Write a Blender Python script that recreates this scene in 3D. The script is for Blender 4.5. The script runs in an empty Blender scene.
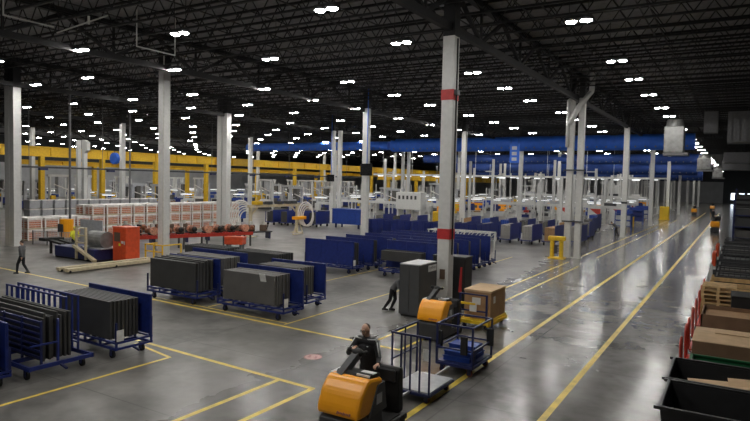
import bpy, bmesh, math, random
from mathutils import Vector, Matrix, Euler
R = random.Random(7)
PI = math.pi
SC = bpy.context.scene
COL = SC.collection
UP = Vector((0, 0, 1))

# ------------------------------------------------------------------ materials
def newmat(name):
    m = bpy.data.materials.new(name); m.use_nodes = True
    nt = m.node_tree; b = nt.nodes['Principled BSDF']
    return m, nt, b

def mat(name, col, rough=.5, metal=0., var=.12, scale=6., spec=.5, bump=0.):
    m, nt, b = newmat(name)
    b.inputs['Roughness'].default_value = rough
    b.inputs['Metallic'].default_value = metal
    b.inputs['Specular IOR Level'].default_value = spec
    tc = nt.nodes.new('ShaderNodeTexCoord'); n = nt.nodes.new('ShaderNodeTexNoise')
    n.inputs['Scale'].default_value = scale; n.inputs['Detail'].default_value = 4
    nt.links.new(tc.outputs['Object'], n.inputs['Vector'])
    r = nt.nodes.new('ShaderNodeValToRGB')
    r.color_ramp.elements[0].position = .3; r.color_ramp.elements[1].position = .7
    r.color_ramp.elements[0].color = tuple(c*(1-var) for c in col)+(1,)
    r.color_ramp.elements[1].color = tuple(min(1, c*(1+var)) for c in col)+(1,)
    nt.links.new(n.outputs['Fac'], r.inputs['Fac']); nt.links.new(r.outputs['Color'], b.inputs['Base Color'])
    if bump:
        bp = nt.nodes.new('ShaderNodeBump'); bp.inputs['Strength'].default_value = bump
        nt.links.new(n.outputs['Fac'], bp.inputs['Height']); nt.links.new(bp.outputs['Normal'], b.inputs['Normal'])
    return m

def emis(name, col, strength):
    m, nt, b = newmat(name)
    b.inputs['Base Color'].default_value = (*col, 1)
    b.inputs['Emission Color'].default_value = (*col, 1)
    b.inputs['Emission Strength'].default_value = strength
    return m

def floor_mat():
    m, nt, b = newmat('polished_concrete')
    N, L = nt.nodes.new, nt.links.new
    tc = N('ShaderNodeTexCoord')
    n1 = N('ShaderNodeTexNoise'); n1.inputs['Scale'].default_value = .35; n1.inputs['Detail'].default_value = 5; n1.inputs['Roughness'].default_value = .55
    n3 = N('ShaderNodeTexNoise'); n3.inputs['Scale'].default_value = .9; n3.inputs['Detail'].default_value = 3
    n2 = N('ShaderNodeTexNoise'); n2.inputs['Scale'].default_value = 3.; n2.inputs['Detail'].default_value = 6
    for n in (n1, n2, n3): L(tc.outputs['Object'], n.inputs['Vector'])
    mx = N('ShaderNodeMath'); mx.operation = 'MULTIPLY_ADD'; mx.inputs[1].default_value = .35
    L(n2.outputs['Fac'], mx.inputs[0]); L(n1.outputs['Fac'], mx.inputs[2])
    r = N('ShaderNodeValToRGB')
    e = r.color_ramp.elements
    e[0].position = .52; e[0].color = (.100, .096, .088, 1); e[1].position = .86; e[1].color = (.225, .215, .200, 1)
    k = r.color_ramp.elements.new(.64); k.color = (.155, .149, .138, 1)
    L(mx.outputs[0], r.inputs['Fac'])
    # saw-cut joints
    sp = N('ShaderNodeSeparateXYZ'); L(tc.outputs['Object'], sp.inputs[0])
    outs = []
    for ax, per, off in ((0, 4.6, 1.05), (1, 4.45, .2)):
        a = N('ShaderNodeMath'); a.operation = 'MULTIPLY_ADD'; a.inputs[1].default_value = 1/per; a.inputs[2].default_value = 50+off/per
        L(sp.outputs[ax], a.inputs[0])
        f = N('ShaderNodeMath'); f.operation = 'FRACT'; L(a.outputs[0], f.inputs[0])
        c = N('ShaderNodeMath'); c.operation = 'LESS_THAN'; c.inputs[1].default_value = .009; L(f.outputs[0], c.inputs[0])
        outs.append(c)
    mxm = N('ShaderNodeMath'); mxm.operation = 'MAXIMUM'; L(outs[0].outputs[0], mxm.inputs[0]); L(outs[1].outputs[0], mxm.inputs[1])
    half = N('ShaderNodeMath'); half.operation = 'MULTIPLY'; half.inputs[1].default_value = .55; L(mxm.outputs[0], half.inputs[0])
    mix = N('ShaderNodeMixRGB'); mix.inputs[2].default_value = (.06, .058, .055, 1)
    st = N('ShaderNodeMapRange'); st.inputs['From Min'].default_value = .36; st.inputs['From Max'].default_value = .62
    st.inputs['To Min'].default_value = .72; st.inputs['To Max'].default_value = 1.06; L(n3.outputs['Fac'], st.inputs['Value'])
    ml = N('ShaderNodeVectorMath'); ml.operation = 'SCALE'; L(r.outputs['Color'], ml.inputs[0]); L(st.outputs['Result'], ml.inputs['Scale'])
    L(half.outputs[0], mix.inputs[0]); L(ml.outputs[0], mix.inputs[1]); L(mix.outputs[0], b.inputs['Base Color'])
    # the travelled aisle is polished, the storage bays are dull
    px = N('ShaderNodeMapRange'); px.interpolation_type = 'SMOOTHSTEP'
    px.inputs['From Min'].default_value = -16; px.inputs['From Max'].default_value = -7
    px.inputs['To Min'].default_value = .43; px.inputs['To Max'].default_value = .19
    L(sp.outputs[0], px.inputs['Value'])
    py = N('ShaderNodeMapRange'); py.interpolation_type = 'SMOOTHSTEP'
    py.inputs['From Min'].default_value = 34; py.inputs['From Max'].default_value = 60
    py.inputs['To Min'].default_value = 0; py.inputs['To Max'].default_value = -.12
    L(sp.outputs[1], py.inputs['Value'])
    mn = N('ShaderNodeMath'); mn.operation = 'ADD'; L(px.outputs['Result'], mn.inputs[0]); L(py.outputs['Result'], mn.inputs[1])
    mm = N('ShaderNodeMath'); mm.operation = 'MAXIMUM'; mm.inputs[1].default_value = .18; L(mn.outputs[0], mm.inputs[0])
    ad = N('ShaderNodeMath'); ad.operation = 'MULTIPLY_ADD'; ad.inputs[1].default_value = .10; L(n3.outputs['Fac'], ad.inputs[0]); L(mm.outputs[0], ad.inputs[2])
    sb = N('ShaderNodeMath'); sb.operation = 'SUBTRACT'; sb.inputs[1].default_value = .05; L(ad.outputs[0], sb.inputs[0])
    L(sb.outputs[0], b.inputs['Roughness'])
    b.inputs['Specular IOR Level'].default_value = .30
    return m

M = dict(
    floor=floor_mat(),
    roof=mat('painted_roof_deck', (.23, .23, .235), .8, var=.15),
    black_steel=mat('black_painted_steel', (.007, .007, .008), .6),
    wall=mat('dim_wall_panel', (.05, .055, .06), .8),
    white=mat('white_painted_steel', (.62, .62, .60), .45, var=.06),
    offwhite=mat('off_white_steel', (.55, .54, .50), .5),
    red=mat('red_tape', (.48, .03, .03), .5),
    yellow=mat('safety_yellow', (.80, .52, .02), .45),
    paint=mat('yellow_floor_paint', (.74, .55, .08), .35, var=.25, scale=3.),
    crane=mat('crane_yellow', (.64, .39, .01), .5),
    blue=mat('navy_blue_steel', (.012, .026, .165), .42, var=.2),
    blue_dark=mat('dark_blue_tube', (.012, .018, .085), .42),
    blue_mid=mat('bright_blue_plastic', (.012, .05, .28), .45),
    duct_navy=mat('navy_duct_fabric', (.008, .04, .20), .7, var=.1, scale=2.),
    wall_pale=mat('pale_wall_panel', (.38, .39, .40), .8, var=.12, scale=.4),
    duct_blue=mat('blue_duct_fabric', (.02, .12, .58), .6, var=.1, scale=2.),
    board=mat('charcoal_board', (.045, .045, .044), .55, var=.18, scale=1.5),
    board_grey=mat('grey_board', (.11, .105, .098), .6, var=.12, scale=1.5),
    boxgrey=mat('grey_carton', (.30, .285, .265), .7),
    rubber=mat('black_rubber', (.012, .012, .012), .7),
    wheel=mat('orange_brown_wheel', (.20, .065, .025), .5),
    orange=mat('tugger_orange', (1.0, .40, .012), .3, var=.04),
    dgrey=mat('dark_grey_plastic', (.045, .046, .05), .5),
    cabgrey=mat('charcoal_cabinet', (.062, .064, .066), .5, var=.06),
    lgrey=mat('light_grey_sheet', (.42, .43, .45), .4),
    card=mat('brown_cardboard', (.36, .215, .105), .8, var=.12, scale=3.),
    card_light=mat('tan_cardboard', (.56, .39, .23), .8, var=.1, scale=3.),
    card_dark=mat('dark_brown_cardboard', (.22, .13, .075), .85, var=.1, scale=3.),
    wood=mat('pallet_wood', (.58, .40, .19), .75, var=.25, scale=5.),
    bin=mat('black_bin_plastic', (.018, .018, .019), .45),
    green=mat('green_plastic', (.015, .13, .05), .5),
    redpaint=mat('red_painted_tube', (.45, .035, .02), .45),
    cab_orange=mat('orange_red_cabinet', (.62, .075, .02), .45),
    cream=mat('cream_steel', (.55, .47, .31), .55),
    copper=mat('copper_orange_stock', (.58, .27, .17), .5, var=.5, scale=9.),
    pale=mat('pale_wrap', (.78, .75, .72), .5),
    silver=mat('galvanised_sheet', (.26, .26, .255), .5, metal=.4, var=.25, scale=2.5),
    darkduct=mat('dull_galvanised_duct', (.16, .16, .165), .6, metal=.3),
    skin=mat('skin', (.62, .37, .26), .5, var=.06),
    jacket=mat('black_jacket', (.010, .010, .012), .75),
    shirt=mat('grey_shirt', (.10, .10, .105), .8),
    hivis=mat('hi_vis_yellow', (.72, .70, .04), .7),
    trousers=mat('dark_trousers', (.012, .013, .016), .8),
    shoe=mat('black_shoe', (.01, .01, .01), .5),
    hair=mat('dark_hair', (.07, .045, .032), .7),
    stripe=mat('white_stripe', (.62, .62, .62), .7),
    paper=mat('white_paper', (.7, .7, .68), .7),
    ink=mat('grey_ink', (.16, .16, .17), .7),
    pink=mat('faded_red_decal', (.62, .40, .38), .5, var=.2, scale=20.),
    pinkdark=mat('decal_red', (.42, .16, .15), .5),
    screen=mat('black_screen', (.008, .008, .009), .25),
    brown=mat('brown_unit', (.12, .075, .05), .6),
    lens=emis('lamp_lens', (1., .975, .93), 220.),
    glow=emis('small_lamp', (.95, .98, 1.), 1.3),
    day=emis('daylight_door', (.75, .86, 1.), 6.),
)

# ------------------------------------------------------------------ mesh helpers
class MB:
    def __init__(s): s.bm = bmesh.new()
    def box(s, c, size, rot=None, bev=0., seg=1):
        r = bmesh.ops.create_cube(s.bm, size=1.)
        vs = r['verts']
        m = Matrix.Translation(Vector(c)) @ ((rot if isinstance(rot, Matrix) else Euler(rot).to_matrix().to_4x4()) if rot is not None else Matrix()) @ Matrix.Diagonal((*size, 1))
        bmesh.ops.transform(s.bm, matrix=m, verts=vs)
        if bev:
            es = {e for v in vs for e in v.link_edges}
            bmesh.ops.bevel(s.bm, geom=list(es), offset=bev, segments=seg, affect='EDGES', profile=.5)
        return s
    def bb(s, x0, x1, y0, y1, z0, z1, bev=0., seg=1):
        return s.box(((x0+x1)/2, (y0+y1)/2, (z0+z1)/2), (abs(x1-x0), abs(y1-y0), abs(z1-z0)), None, bev, seg)
    def bar(s, p0, p1, w, h=None):
        p0, p1 = Vector(p0), Vector(p1); d = p1-p0; h = h or w
        q = d.normalized(); up = UP if abs(q.z) < .99 else Vector((0, 1, 0))
        x = up.cross(q).normalized(); y = q.cross(x)
        m = Matrix((x, y, q)).transposed().to_4x4()
        return s.box((p0+p1)/2, (w, h, d.length), m)
    def cyl(s, p0, p1, r0, r1=None, n=10, caps=True):
        p0, p1 = Vector(p0), Vector(p1); d = p1-p0
        m = Matrix.Translation((p0+p1)/2) @ UP.rotation_difference(d.normalized()).to_matrix().to_4x4()
        bmesh.ops.create_cone(s.bm, cap_ends=caps, segments=n, radius1=r0, radius2=r0 if r1 is None else r1, depth=d.length, matrix=m)
        return s
    def ball(s, c, r, n=12, rot=None):
        rr = Vector((r, r, r)) if not hasattr(r, '__len__') else Vector(r)
        m = Matrix.Translation(Vector(c)) @ (rot.to_4x4() if rot is not None else Matrix()) @ Matrix.Diagonal((*rr, 1))
        bmesh.ops.create_uvsphere(s.bm, u_segments=n, v_segments=max(6, n//2+2), radius=1, matrix=m)
        return s
    def cap(s, p0, r0, p1, r1, n=12):
        p0, p1 = Vector(p0), Vector(p1)
        if (p1-p0).length > 1e-4: s.cyl(p0, p1, r0, r1, n)
        s.ball(p0, r0, n); s.ball(p1, r1, n)
        return s
    def path(s, pts, r, n=8):
        for a, b in zip(pts, pts[1:]): s.cyl(a, b, r, r, n)
        for p in pts[1:-1]: s.ball(p, r, n)
        return s
    def prism(s, poly, axis, a, b, bev=0.):
        """extrude a 2D polygon along axis (0=x: poly is (y,z); 1=y: (x,z); 2=z: (x,y))"""
        def P(u, v, w): return (w, u, v) if axis == 0 else (u, w, v) if axis == 1 else (u, v, w)
        lo = [s.bm.verts.new(P(u, v, a)) for u, v in poly]; hi = [s.bm.verts.new(P(u, v, b)) for u, v in poly]
        n = len(poly); fs = [s.bm.faces.new(lo), s.bm.faces.new(hi)]
        for i in range(n): fs.append(s.bm.faces.new((lo[i], lo[(i+1) % n], hi[(i+1) % n], hi[i])))
        bmesh.ops.recalc_face_normals(s.bm, faces=fs)
        if bev:
            es = {e for f in fs for e in f.edges}
            bmesh.ops.bevel(s.bm, geom=list(es), offset=bev, segments=2, affect='EDGES', profile=.5)
        return s
    def disc(s, c, r, h, n=32):
        return s.cyl((c[0], c[1], c[2]), (c[0], c[1], c[2]+h), r, r, n)
    def ring(s, c, r0, r1, h, n=32):
        vs = []
        for i in range(n):
            a = 2*PI*i/n
            vs.append([s.bm.verts.new((c[0]+r*math.cos(a), c[1]+r*math.sin(a), c[2]+z)) for r, z in ((r0, 0), (r1, 0), (r1, h), (r0, h))])
        for i in range(n):
            a, b = vs[i], vs[(i+1) % n]
            for k in range(4): s.bm.faces.new((a[k], b[k], b[(k+1) % 4], a[(k+1) % 4]))
        return s
    def mesh(s, name, m=None, smooth=False):
        me = bpy.data.meshes.new(name); s.bm.to_mesh(me); s.bm.free()
        if m: me.materials.append(M[m] if isinstance(m, str) else m)
        if smooth: me.polygons.foreach_set('use_smooth', [True]*len(me.polygons))
        return me
    def build(s, name, m, parent=None, loc=(0, 0, 0), rz=0., smooth=False, label=None):
        o = bpy.data.objects.new(name, s.mesh(name, m, smooth)); COL.objects.link(o)
        o.location = loc; o.rotation_euler = (0, 0, rz)
        if parent: o.parent = parent
        if label: o['label'] = label
        return o

def tag(o, label, cat, group=None):
    o['label'] = label; o['category'] = cat
    if group: o['group'] = group
    return o
def thing(name, label, cat, loc=(0, 0, 0), rz=0., group=None):
    o = bpy.data.objects.new(name, None); COL.objects.link(o)
    o.empty_display_size = .2
    o.location = loc; o.rotation_euler = (0, 0, rz)
    return tag(o, label, cat, group)
def dup(o, loc=None, rz=None, label=None, group=None, parent=None):
    c = o.copy(); COL.objects.link(c)
    if parent: c.parent = parent
    if loc is not None: c.location = loc
    if rz is not None: c.rotation_euler = (0, 0, rz)
    if label: c['label'] = label
    if group: c['group'] = group
    for ch in o.children: dup(ch, parent=c)
    return c
def struct(o):
    o['kind'] = 'structure'; return o
ORD = 'first second third fourth fifth sixth seventh eighth ninth tenth eleventh twelfth thirteenth fourteenth fifteenth sixteenth seventeenth eighteenth nineteenth twentieth'.split()
ORD += ['twenty-'+x for x in ORD[:9]] + ['thirtieth'] + ['thirty-'+x for x in ORD[:9]]

# ------------------------------------------------------------------ camera
YAW, PITCH, ROLL = math.radians(31.2), math.radians(2.75), math.radians(1.3)
f = Vector((-math.sin(YAW)*math.cos(PITCH), math.cos(YAW)*math.cos(PITCH), -math.sin(PITCH)))
r0 = Vector((math.cos(YAW), math.sin(YAW), 0)); u0 = r0.cross(f)
rr = r0*math.cos(ROLL)+u0*math.sin(ROLL); uu = rr.cross(f)
cd = bpy.data.cameras.new('camera'); cam = bpy.data.objects.new('camera', cd); COL.objects.link(cam)
cam.matrix_world = Matrix.Translation((0, 0, 5.2)) @ Matrix((rr, uu, -f)).transposed().to_4x4()
cd.sensor_width = 36; cd.lens = 600/750*36; cd.clip_end = 600; cd.clip_start = .1
SC.camera = cam
def inview(p, mx=20):
    d = Vector(p)-Vector((0, 0, 5.2)); z = d.dot(f)
    if z < .5: return False
    x = 375+600*d.dot(rr)/z; y = 210.5-600*d.dot(uu)/z
    return -mx < x < 750+mx and -mx < y < 421+mx

# ------------------------------------------------------------------ the building
fl = struct(MB().bb(-135, 16, -14, 262, -.3, 0).build('floor', 'floor'))
wl = struct(MB().bb(-135.3, -135, -14, 262, 0, 13.4).build('wall_left', 'wall'))
MB().bb(-135, -134.94, -13.9, 261.9, 0, 7.6).build('wall_panel', 'wall_pale', wl)
struct(MB().bb(16, 16.3, -14, 262, 0, 13.4).build('wall_right', 'wall'))
struct(MB().bb(-135.3, 16.3, -14.3, -14, 0, 13.4).build('wall_near', 'wall'))
wf = struct(MB().bb(-135.3, 16.3, 262, 262.3, 0, 13.4).build('wall_far', 'wall'))
MB().bb(-134.8, -5.2, 261.94, 262, 0, 8.).build('wall_panel', 'wall_pale', wf); MB().bb(4.2, 15.9, 261.94, 262, 0, 8.).build('wall_panel', 'wall_pale', wf)
ce = struct(MB().bb(-135.3, 16.3, -14.3, 262.3, 13.4, 13.7).build('ceiling', 'roof'))

# roof girders along the aisle direction, joists across
GX = [-10.2, -28.5, -43.8, -62.5, -81, -99.5]
def girder():
    b = MB()
    for z, w in ((11.45, .24), (13.15, .28)): b.bar((0, -5, z), (0, 180, z), w, .3)
    p = 2.79; n = int(184/p)
    for i in range(n):
        y = -5+p*i
        if i % 2 == 0: b.bar((0, y, 13.05), (0, y+p, 11.5), .15)
        else: b.bar((0, y, 11.5), (0, y+p, 13.05), .15)
        if i % 2: b.bar((0, y, 11.5), (0, y, 13.05), .10)
    return b
g0 = None
for x in GX:
    if g0 is None: g0 = girder().build('roof_girder', 'black_steel', ce, (x, 0, 0))
    else: dup(g0, (x, 0, 0), parent=ce)
def joist(x0, x1, p=1.25):
    b = MB()
    b.bar((x0, 0, 12.28), (x1, 0, 12.28), .09); b.bar((x0, 0, 13.25), (x1, 0, 13.25), .11)
    n = int((x1-x0)/p)
    for i in range(n):
        x = x0+p*i
        b.bar((x, 0, 13.2), (x+p/2, 0, 12.3), .04); b.bar((x+p/2, 0, 12.3), (x+p, 0, 13.2), .04)
    return b
j0 = None
for i in range(74):
    y = 3.2+1.86*i
    if j0 is None: j0 = joist(-100, 15.5).build('roof_joist', 'black_steel', ce, (0, y, 0))
    else: dup(j0, (0, y, 0), parent=ce)
b0 = None
for i in range(28):
    x = -98+4.1*i
    if b0 is None: b0 = MB().bar((0, -4, 12.33), (0, 170, 12.33), .05).bar((0, -4, 13.1), (0, 170, 13.1), .05).build('joist_bridging', 'black_steel', ce, (x, 0, 0))
    else: dup(b0, (x, 0, 0), parent=ce)

# daylight at the far dock doors
for n, (x0, x1, z0, z1) in enumerate(((-2.6, -.8, 1.4, 3.9), (.0, 1.8, 1.4, 3.9), (2.6, 4.1, 1.4, 3.9)), 1):
    w = struct(MB().bb(x0, x1, 261.9, 262, z0, z1).build('window_%d' % n, 'day'))
    fr = MB()
    for a, b_ in (((x0, z0), (x1, z0)), ((x0, z1), (x1, z1)), ((x0, z0), (x0, z1)), ((x1, z0), (x1, z1))):
        fr.bar((a[0], 261.85, a[1]), (b_[0], 261.85, b_[1]), .12)
    fr.build('window_frame', 'dgrey', w)

# painted lines on the floor
def line(x0, y0, x1, y1, w=.135):
    d = Vector((x1-x0, y1-y0, 0)); c = ((x0+x1)/2, (y0+y1)/2, .002)
    MB().box(c, (d.length, w, .004), (0, 0, math.atan2(d.y, d.x))).build('lane_line', 'paint', fl, label='yellow painted floor line')
line(-3.52, 5, -3.52, 150, .16); line(-6.1, 5, -6.1, 150, .16)
line(-37, 17.5, -26.3, 17.0); line(-26.3, 17.0, -8.8, 16.17)
line(-8.8, 16.12, -8.72, 40, .1); line(-9.95, 16.2, -9.8, 42, .1); line(-9.8, 46, -9.6, 110, .1)
line(-8.7, 46, -8.6, 110, .1)
line(-13.75, 16.6, -13.78, 42, .08); line(-18.12, 17.1, -18.12, 42, .08)
line(-21.5, 17.1, -13.75, 16.8, .08)
line(-16.2, 12.25, -8.87, 11.87); line(-8.9, 11.9, -8.95, 6); line(-10.02, 11.85, -10.14, 5)
line(-13.98, 4, -13.85, 11.64, .1); line(-13.85, 11.6, -15.9, 12.0, .1)
dc = MB().disc((0, 0, 0), .27, .005).build('floor_decal', 'pink', fl, (-10.52, 14.03, 0), label='faded round red floor marking')
MB().ring((0, 0, .002), .24, .27, .005).build('decal_rim', 'pinkdark', dc)
sg = MB()
for sx in (-.12, .1):
    sg.box((sx, .02, .006), (.07, .16, .003), (0, 0, .5)); sg.box((sx+.03, -.08, .006), (.12, .05, .003), (0, 0, -.3))
sg.build('decal_mark', 'pinkdark', dc)

# ------------------------------------------------------------------ columns
def column(x, y, label, top=11.35, s=.46, double=0, name='steel_column'):
    t = thing(name, label, 'column', (x, y, 0), 0)
    for k in ((-double/2, double/2) if double else (0,)):
        b = MB()                                             # wide flange section
        b.bb(k-s/2, k+s/2, -s/2, -s/2+.05, .03, top); b.bb(k-s/2, k+s/2, s/2-.05, s/2, .03, top)
        b.bb(k-s/2+.02, k+s/2-.02, -s/2+.05, s/2-.05, .03, top)
        b.build('shaft', 'white', t)
        MB().bb(k-s/2, k+s/2, -s/2, s/2, top, 13.1).build('shaft_top', 'black_steel', t)
        MB().bb(k-s/2-.1, k+s/2+.1, -s/2-.1, s/2+.1, 0, .03).build('base_plate', 'offwhite', t)
    return t
cA = column(-10.2, 22.5, 'white steel column with two red bands nearest the camera, beside the charcoal cabinet', 11.1, .5)
for z in (8.55, 2.93):
    MB().bb(-.27, .27, -.27, .27, z, z+.42).build('red_band', 'red', cA)
MB().cyl((.31, -.05, 2.3), (.31, -.05, 11), .035).build('conduit', 'rubber', cA)
MB().bb(.22, .4, -.2, .1, 8.75, 8.95).build('junction_box', 'dgrey', cA)
MB().bb(-.1, .12, -.30, -.25, 1.3, 1.7).build('outlet_box', 'brown', cA)
cB = column(-31.3, 25.7, 'white steel column standing behind the low yellow guard and the orange-red cabinet', 12., .5)
MB().cyl((.27, -.28, .5), (.27, -.28, 13), .04).build('conduit', 'offwhite', cB)
column(-44.6, 23.4, 'wide double white column at the far left beside the walking person', 11.6, .55, .62)
column(-44.0, 43.4, 'wide double white column behind the coil of white hose', 11.6, .6, .72)
cE = column(-28.3, 45., 'white column carrying the hanging black monitor', 11.6, .5)
cF = column(-10.2, 44.6, 'double white column with an angled white duct, beside the yellow post guard', 11.5, .42, .72)
b = MB().path([(-.55, -.3, 8.), (-.55, -.3, 11.3), (-.45, -.3, 11.35)], .13, 10)
b.path([(-.5, -.3, 9.6), (.2, -.3, 10.9), (1.0, -.3, 11.9), (1.05, -.3, 13.3)], .19, 12)
b.build('angled_duct', 'white', cF, smooth=True)
MB().bb(-.75, .75, -.3, -.22, 2.6, 2.7).bb(-.75, .75, -.3, -.22, 6.3, 6.4).build('strap', 'dgrey', cF)
cG = column(-10.2, 67., 'white column along the main aisle beside the stooping person', 11.4, .5)
MB().bb(-.26, .26, -.27, .27, 3.5, 3.7).build('band', 'dgrey', cG)
k = 0
for y in (89.2, 111.5, 133.8, 156, 178, 200):
    column(-10.2, y, '%s white column along the main aisle beyond the stooping person' % ORD[k], 11.4, .5); k += 1
k = 0
for y in (67., 89, 111.5, 134, 156):
    column(-28.3, y, '%s white column in the line behind the monitor column' % ORD[k], 11.4, .5); k += 1
k = 0
for y in (61.5, 83., 105, 128):
    column(-43.0 if k == 0 else -44.8, y, '%s double white column in the line behind the hose column' % ORD[k], 11.4, .42, 1.0); k += 1
k = 0
for x, y in ((-62.5, 45.3), (-62.5, 67), (-62.5, 89.), (-62.5, 111)):
    column(x, y, '%s white column in the distant line before the yellow crane beam' % ORD[k], 11.4, .48); k += 1
k = 0
for x, y in ((-81, 45), (-81, 67), (-81, 89), (-81, 111)):
    column(x, y, '%s white column of the furthest line behind the yellow crane beam' % ORD[k], 11.4, .48); k += 1
# paired white posts at the far left, with an offset box on the right one
t = thing('twin_post', 'pair of thin white posts joined at the top, right of the far left column', 'post', (-61.3, 39.4, 0))
MB().bb(-.75, -.4, -.2, .2, 0, 9.).build('post', 'white', t); MB().bb(.3, .7, -.2, .2, 0, 9.).build('post', 'white', t)
MB().prism([(.7, 7.6), (1.2, 7.9), (1.2, 8.7), (.7, 9.)], 1, -.2, .2).build('bracket', 'white', t)
# post guards
def bollard(x, y, label):
    t = thing('post_guard', label, 'post guard', (x, y, 0))
    MB().bb(-.55, .55, -.4, .4, 0, .12, .02).build('base', 'yellow', t)
    for sx in (-.32, .32): MB().cyl((sx, -.1, .12), (sx, -.1, 1.45), .15, .15, 14).build('guard_post', 'yellow', t, smooth=False)
    MB().bb(-.6, .6, -.3, .12, 1.3, 1.62, .05).build('top_rail', 'yellow', t)
    MB().bb(-.12, .12, -.36, -.3, .4, 1.0).build('sign_plate', 'dgrey', t)
bollard(-10.95, 43.3, 'yellow steel post guard standing in front of the double column with the angled duct')
t = thing('column_guard', 'low yellow tubular guard around the foot of the column by the orange-red cabinet', 'post guard', (-31.3, 25.7, 0))
for sx in (-.8, 0, .8): MB().cyl((sx, -.75, 0), (sx, -.75, .95), .05).build('post', 'yellow', t)
for z in (.5, .92): MB().bar((-.85, -.75, z), (.85, -.75, z), .07).build('rail', 'yellow', t)
for sx in (-.8, .8): MB().bar((sx, -.75, .92), (sx, .7, .92), .07).build('rail', 'yellow', t)
for sx in (-.8, .8): MB().cyl((sx, .7, 0), (sx, .7, .95), .05).build('post', 'yellow', t)
t = thing('guard_rail', 'yellow upright post cut by the left edge of the photo', 'post guard', (-46.2, 22.1, 0))
MB().bb(-.2, .2, -.2, .2, 0, 2.0).build('post', 'yellow', t); MB().bb(-.3, .3, -.3, .3, 0, .04).build('base_plate', 'yellow', t)

# ------------------------------------------------------------------ ceiling lights
L0 = None
def light_at(x, y, label):
    global L0
    if L0 is None:
        L0 = thing('ceiling_light', label, 'ceiling light', (x, y, 11.35))
        MB().bb(-.48, .48, -.12, .12, .10, .2, .02).build('housing', 'dgrey', L0)
        for sx in (-.27, .27):
            h = MB().cyl((sx, 0, .1), (sx, 0, .0), .14, .24, 12).build('reflector', 'lgrey', L0)
            MB().cyl((sx, 0, .02), (sx, 0, -.035), .2, .17, 12).build('lens', 'lens', L0)
        MB().bar((-.35, 0, .2), (-.35, 0, 2.05), .02).bar((.35, 0, .2), (.35, 0, 2.05), .02).build('hanger', 'black_steel', L0)
        return L0
    return dup(L0, (x, y, 11.35), label=label)
LX = [-5.4, -13.1, -21., -28.2, -35.3, -42, -49.5, -56.5, -64, -71.5, -79, -86.5, -94, -101.5, -109, -116.5, -124]
LY = [-8.5, -1.5, 5.2, 11.9, 17.7, 23.5, 31.2, 37.2, 43.3, 51, 57.5, 64, 70.5, 78, 85, 92, 100, 108, 117, 126, 136, 147, 160, 175, 192, 212, 235]  # first two rows are added behind the camera for more frontal light
for i, x in enumerate(LX):
    k = 0
    for y in LY:
        if i > 3 and y > 150: continue
        if i > 9 and y > 128: continue
        p = (x+R.uniform(-.25, .25)*(i > 0), y+R.uniform(-.3, .3), 11.35)
        vis = inview(p, 0)
        if not vis and not (y < 26 and x > -40 and (y > 0 or x > -17)): continue  # lamps out of view are added only to light the near area
        if vis:
            where = 'row over the main aisle' if i == 0 else '%s row left of the aisle' % ORD[i-1]
            light_at(p[0], p[1], 'ceiling light, %s from camera in the %s' % (ORD[k], where)); k += 1
        else:
            light_at(p[0], p[1], 'unseen twin-lamp ceiling light added to brighten the near floor')['group'] = 'added near ceiling lights'

# ------------------------------------------------------------------ sprinkler pipes, drops
t = thing('sprinkler_pipe', 'thin white pipe with a short drop at the upper left corner', 'pipe', (-27, 13.8, 11.9))
MB().path([(0, 0, 1.5), (0, 0, 0), (0, 2.2, 0)], .035).build('pipe', 'white', t)
t = thing('sprinkler_pipe', 'thin white pipe with a lamp-like fitting left of the bracketed column pipe', 'pipe', (-25.3, 16.3, 11.9))
MB().path([(-2.2, .15, -.1), (2.0, -.15, .1)], .035).build('pipe', 'white', t)
MB().cyl((.45, 0, -.05), (.45, 0, .3), .05).build('fitting', 'white', t); MB().path([(-2, .1, 0), (-2, .1, 1.5)], .02).build('hanger', 'black_steel', t)
t = thing('sprinkler_pipe', 'bracket shaped thin white pipe above the column with the yellow guard', 'pipe', (-24.1, 18.2, 11.2))
MB().path([(0, 0, 2.199), (0, 0, 0), (0, 2.2, 0), (0, 2.2, 2.199)], .03).build('pipe', 'white', t)
for x, y, z0, z1, l in ((-45.6, 28.3, 0, 13.4, 'long thin dark conduit pole hanging left of the grey machine panel'), (-56.4, 41.8, 0, 13.4, 'thin dark conduit drop above the white bins left of the guarded column')):
    o = MB().cyl((0, 0, z0), (0, 0, z1), .09, .09, 8).build('conduit_pole', 'darkduct', None, (x, y, 0)); tag(o, l, 'pole')

# ------------------------------------------------------------------ big overhead ducts and crane beams
def duct(x0, x1, y, z, r, label, m='duct_blue'):
    t = thing('air_duct', label, 'air duct', ((x0+x1)/2, y, z))
    h = (x1-x0)/2
    MB().cyl((-h, 0, 0), (h, 0, 0), r, r, 28).build('duct_body', m, t, smooth=False)
    b = MB()
    n = int(2*h/1.1)
    for i in range(n): b.cyl((-h+.6+1.1*i, -r*.80, -r*.56), (-h+.6+1.1*i, -r*.86, -r*.60), .12, .1, 8)
    o = b.build('nozzle_row', 'ink', t)
    b = MB()
    for i in range(int(2*h/8)): b.bar((-h+2+8*i, 0, r), (-h+2+8*i, 0, 13.2-z), .04)
    b.build('hanger', 'black_steel', t)
duct(-44.4, -4.6, 78, 10.62, .95, 'broad blue overhead air duct running behind the double column to the silver unit')
duct(-73.3, -45., 78, 10.62, .64, 'narrower blue overhead air duct left of the broad one')
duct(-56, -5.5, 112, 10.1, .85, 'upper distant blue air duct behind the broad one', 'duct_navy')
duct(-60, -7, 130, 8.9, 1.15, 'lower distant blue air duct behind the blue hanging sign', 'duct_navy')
duct(-60, -7, 150, 8.2, 1.2, 'lowest and furthest blue air duct above the white posts', 'duct_navy')
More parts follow.
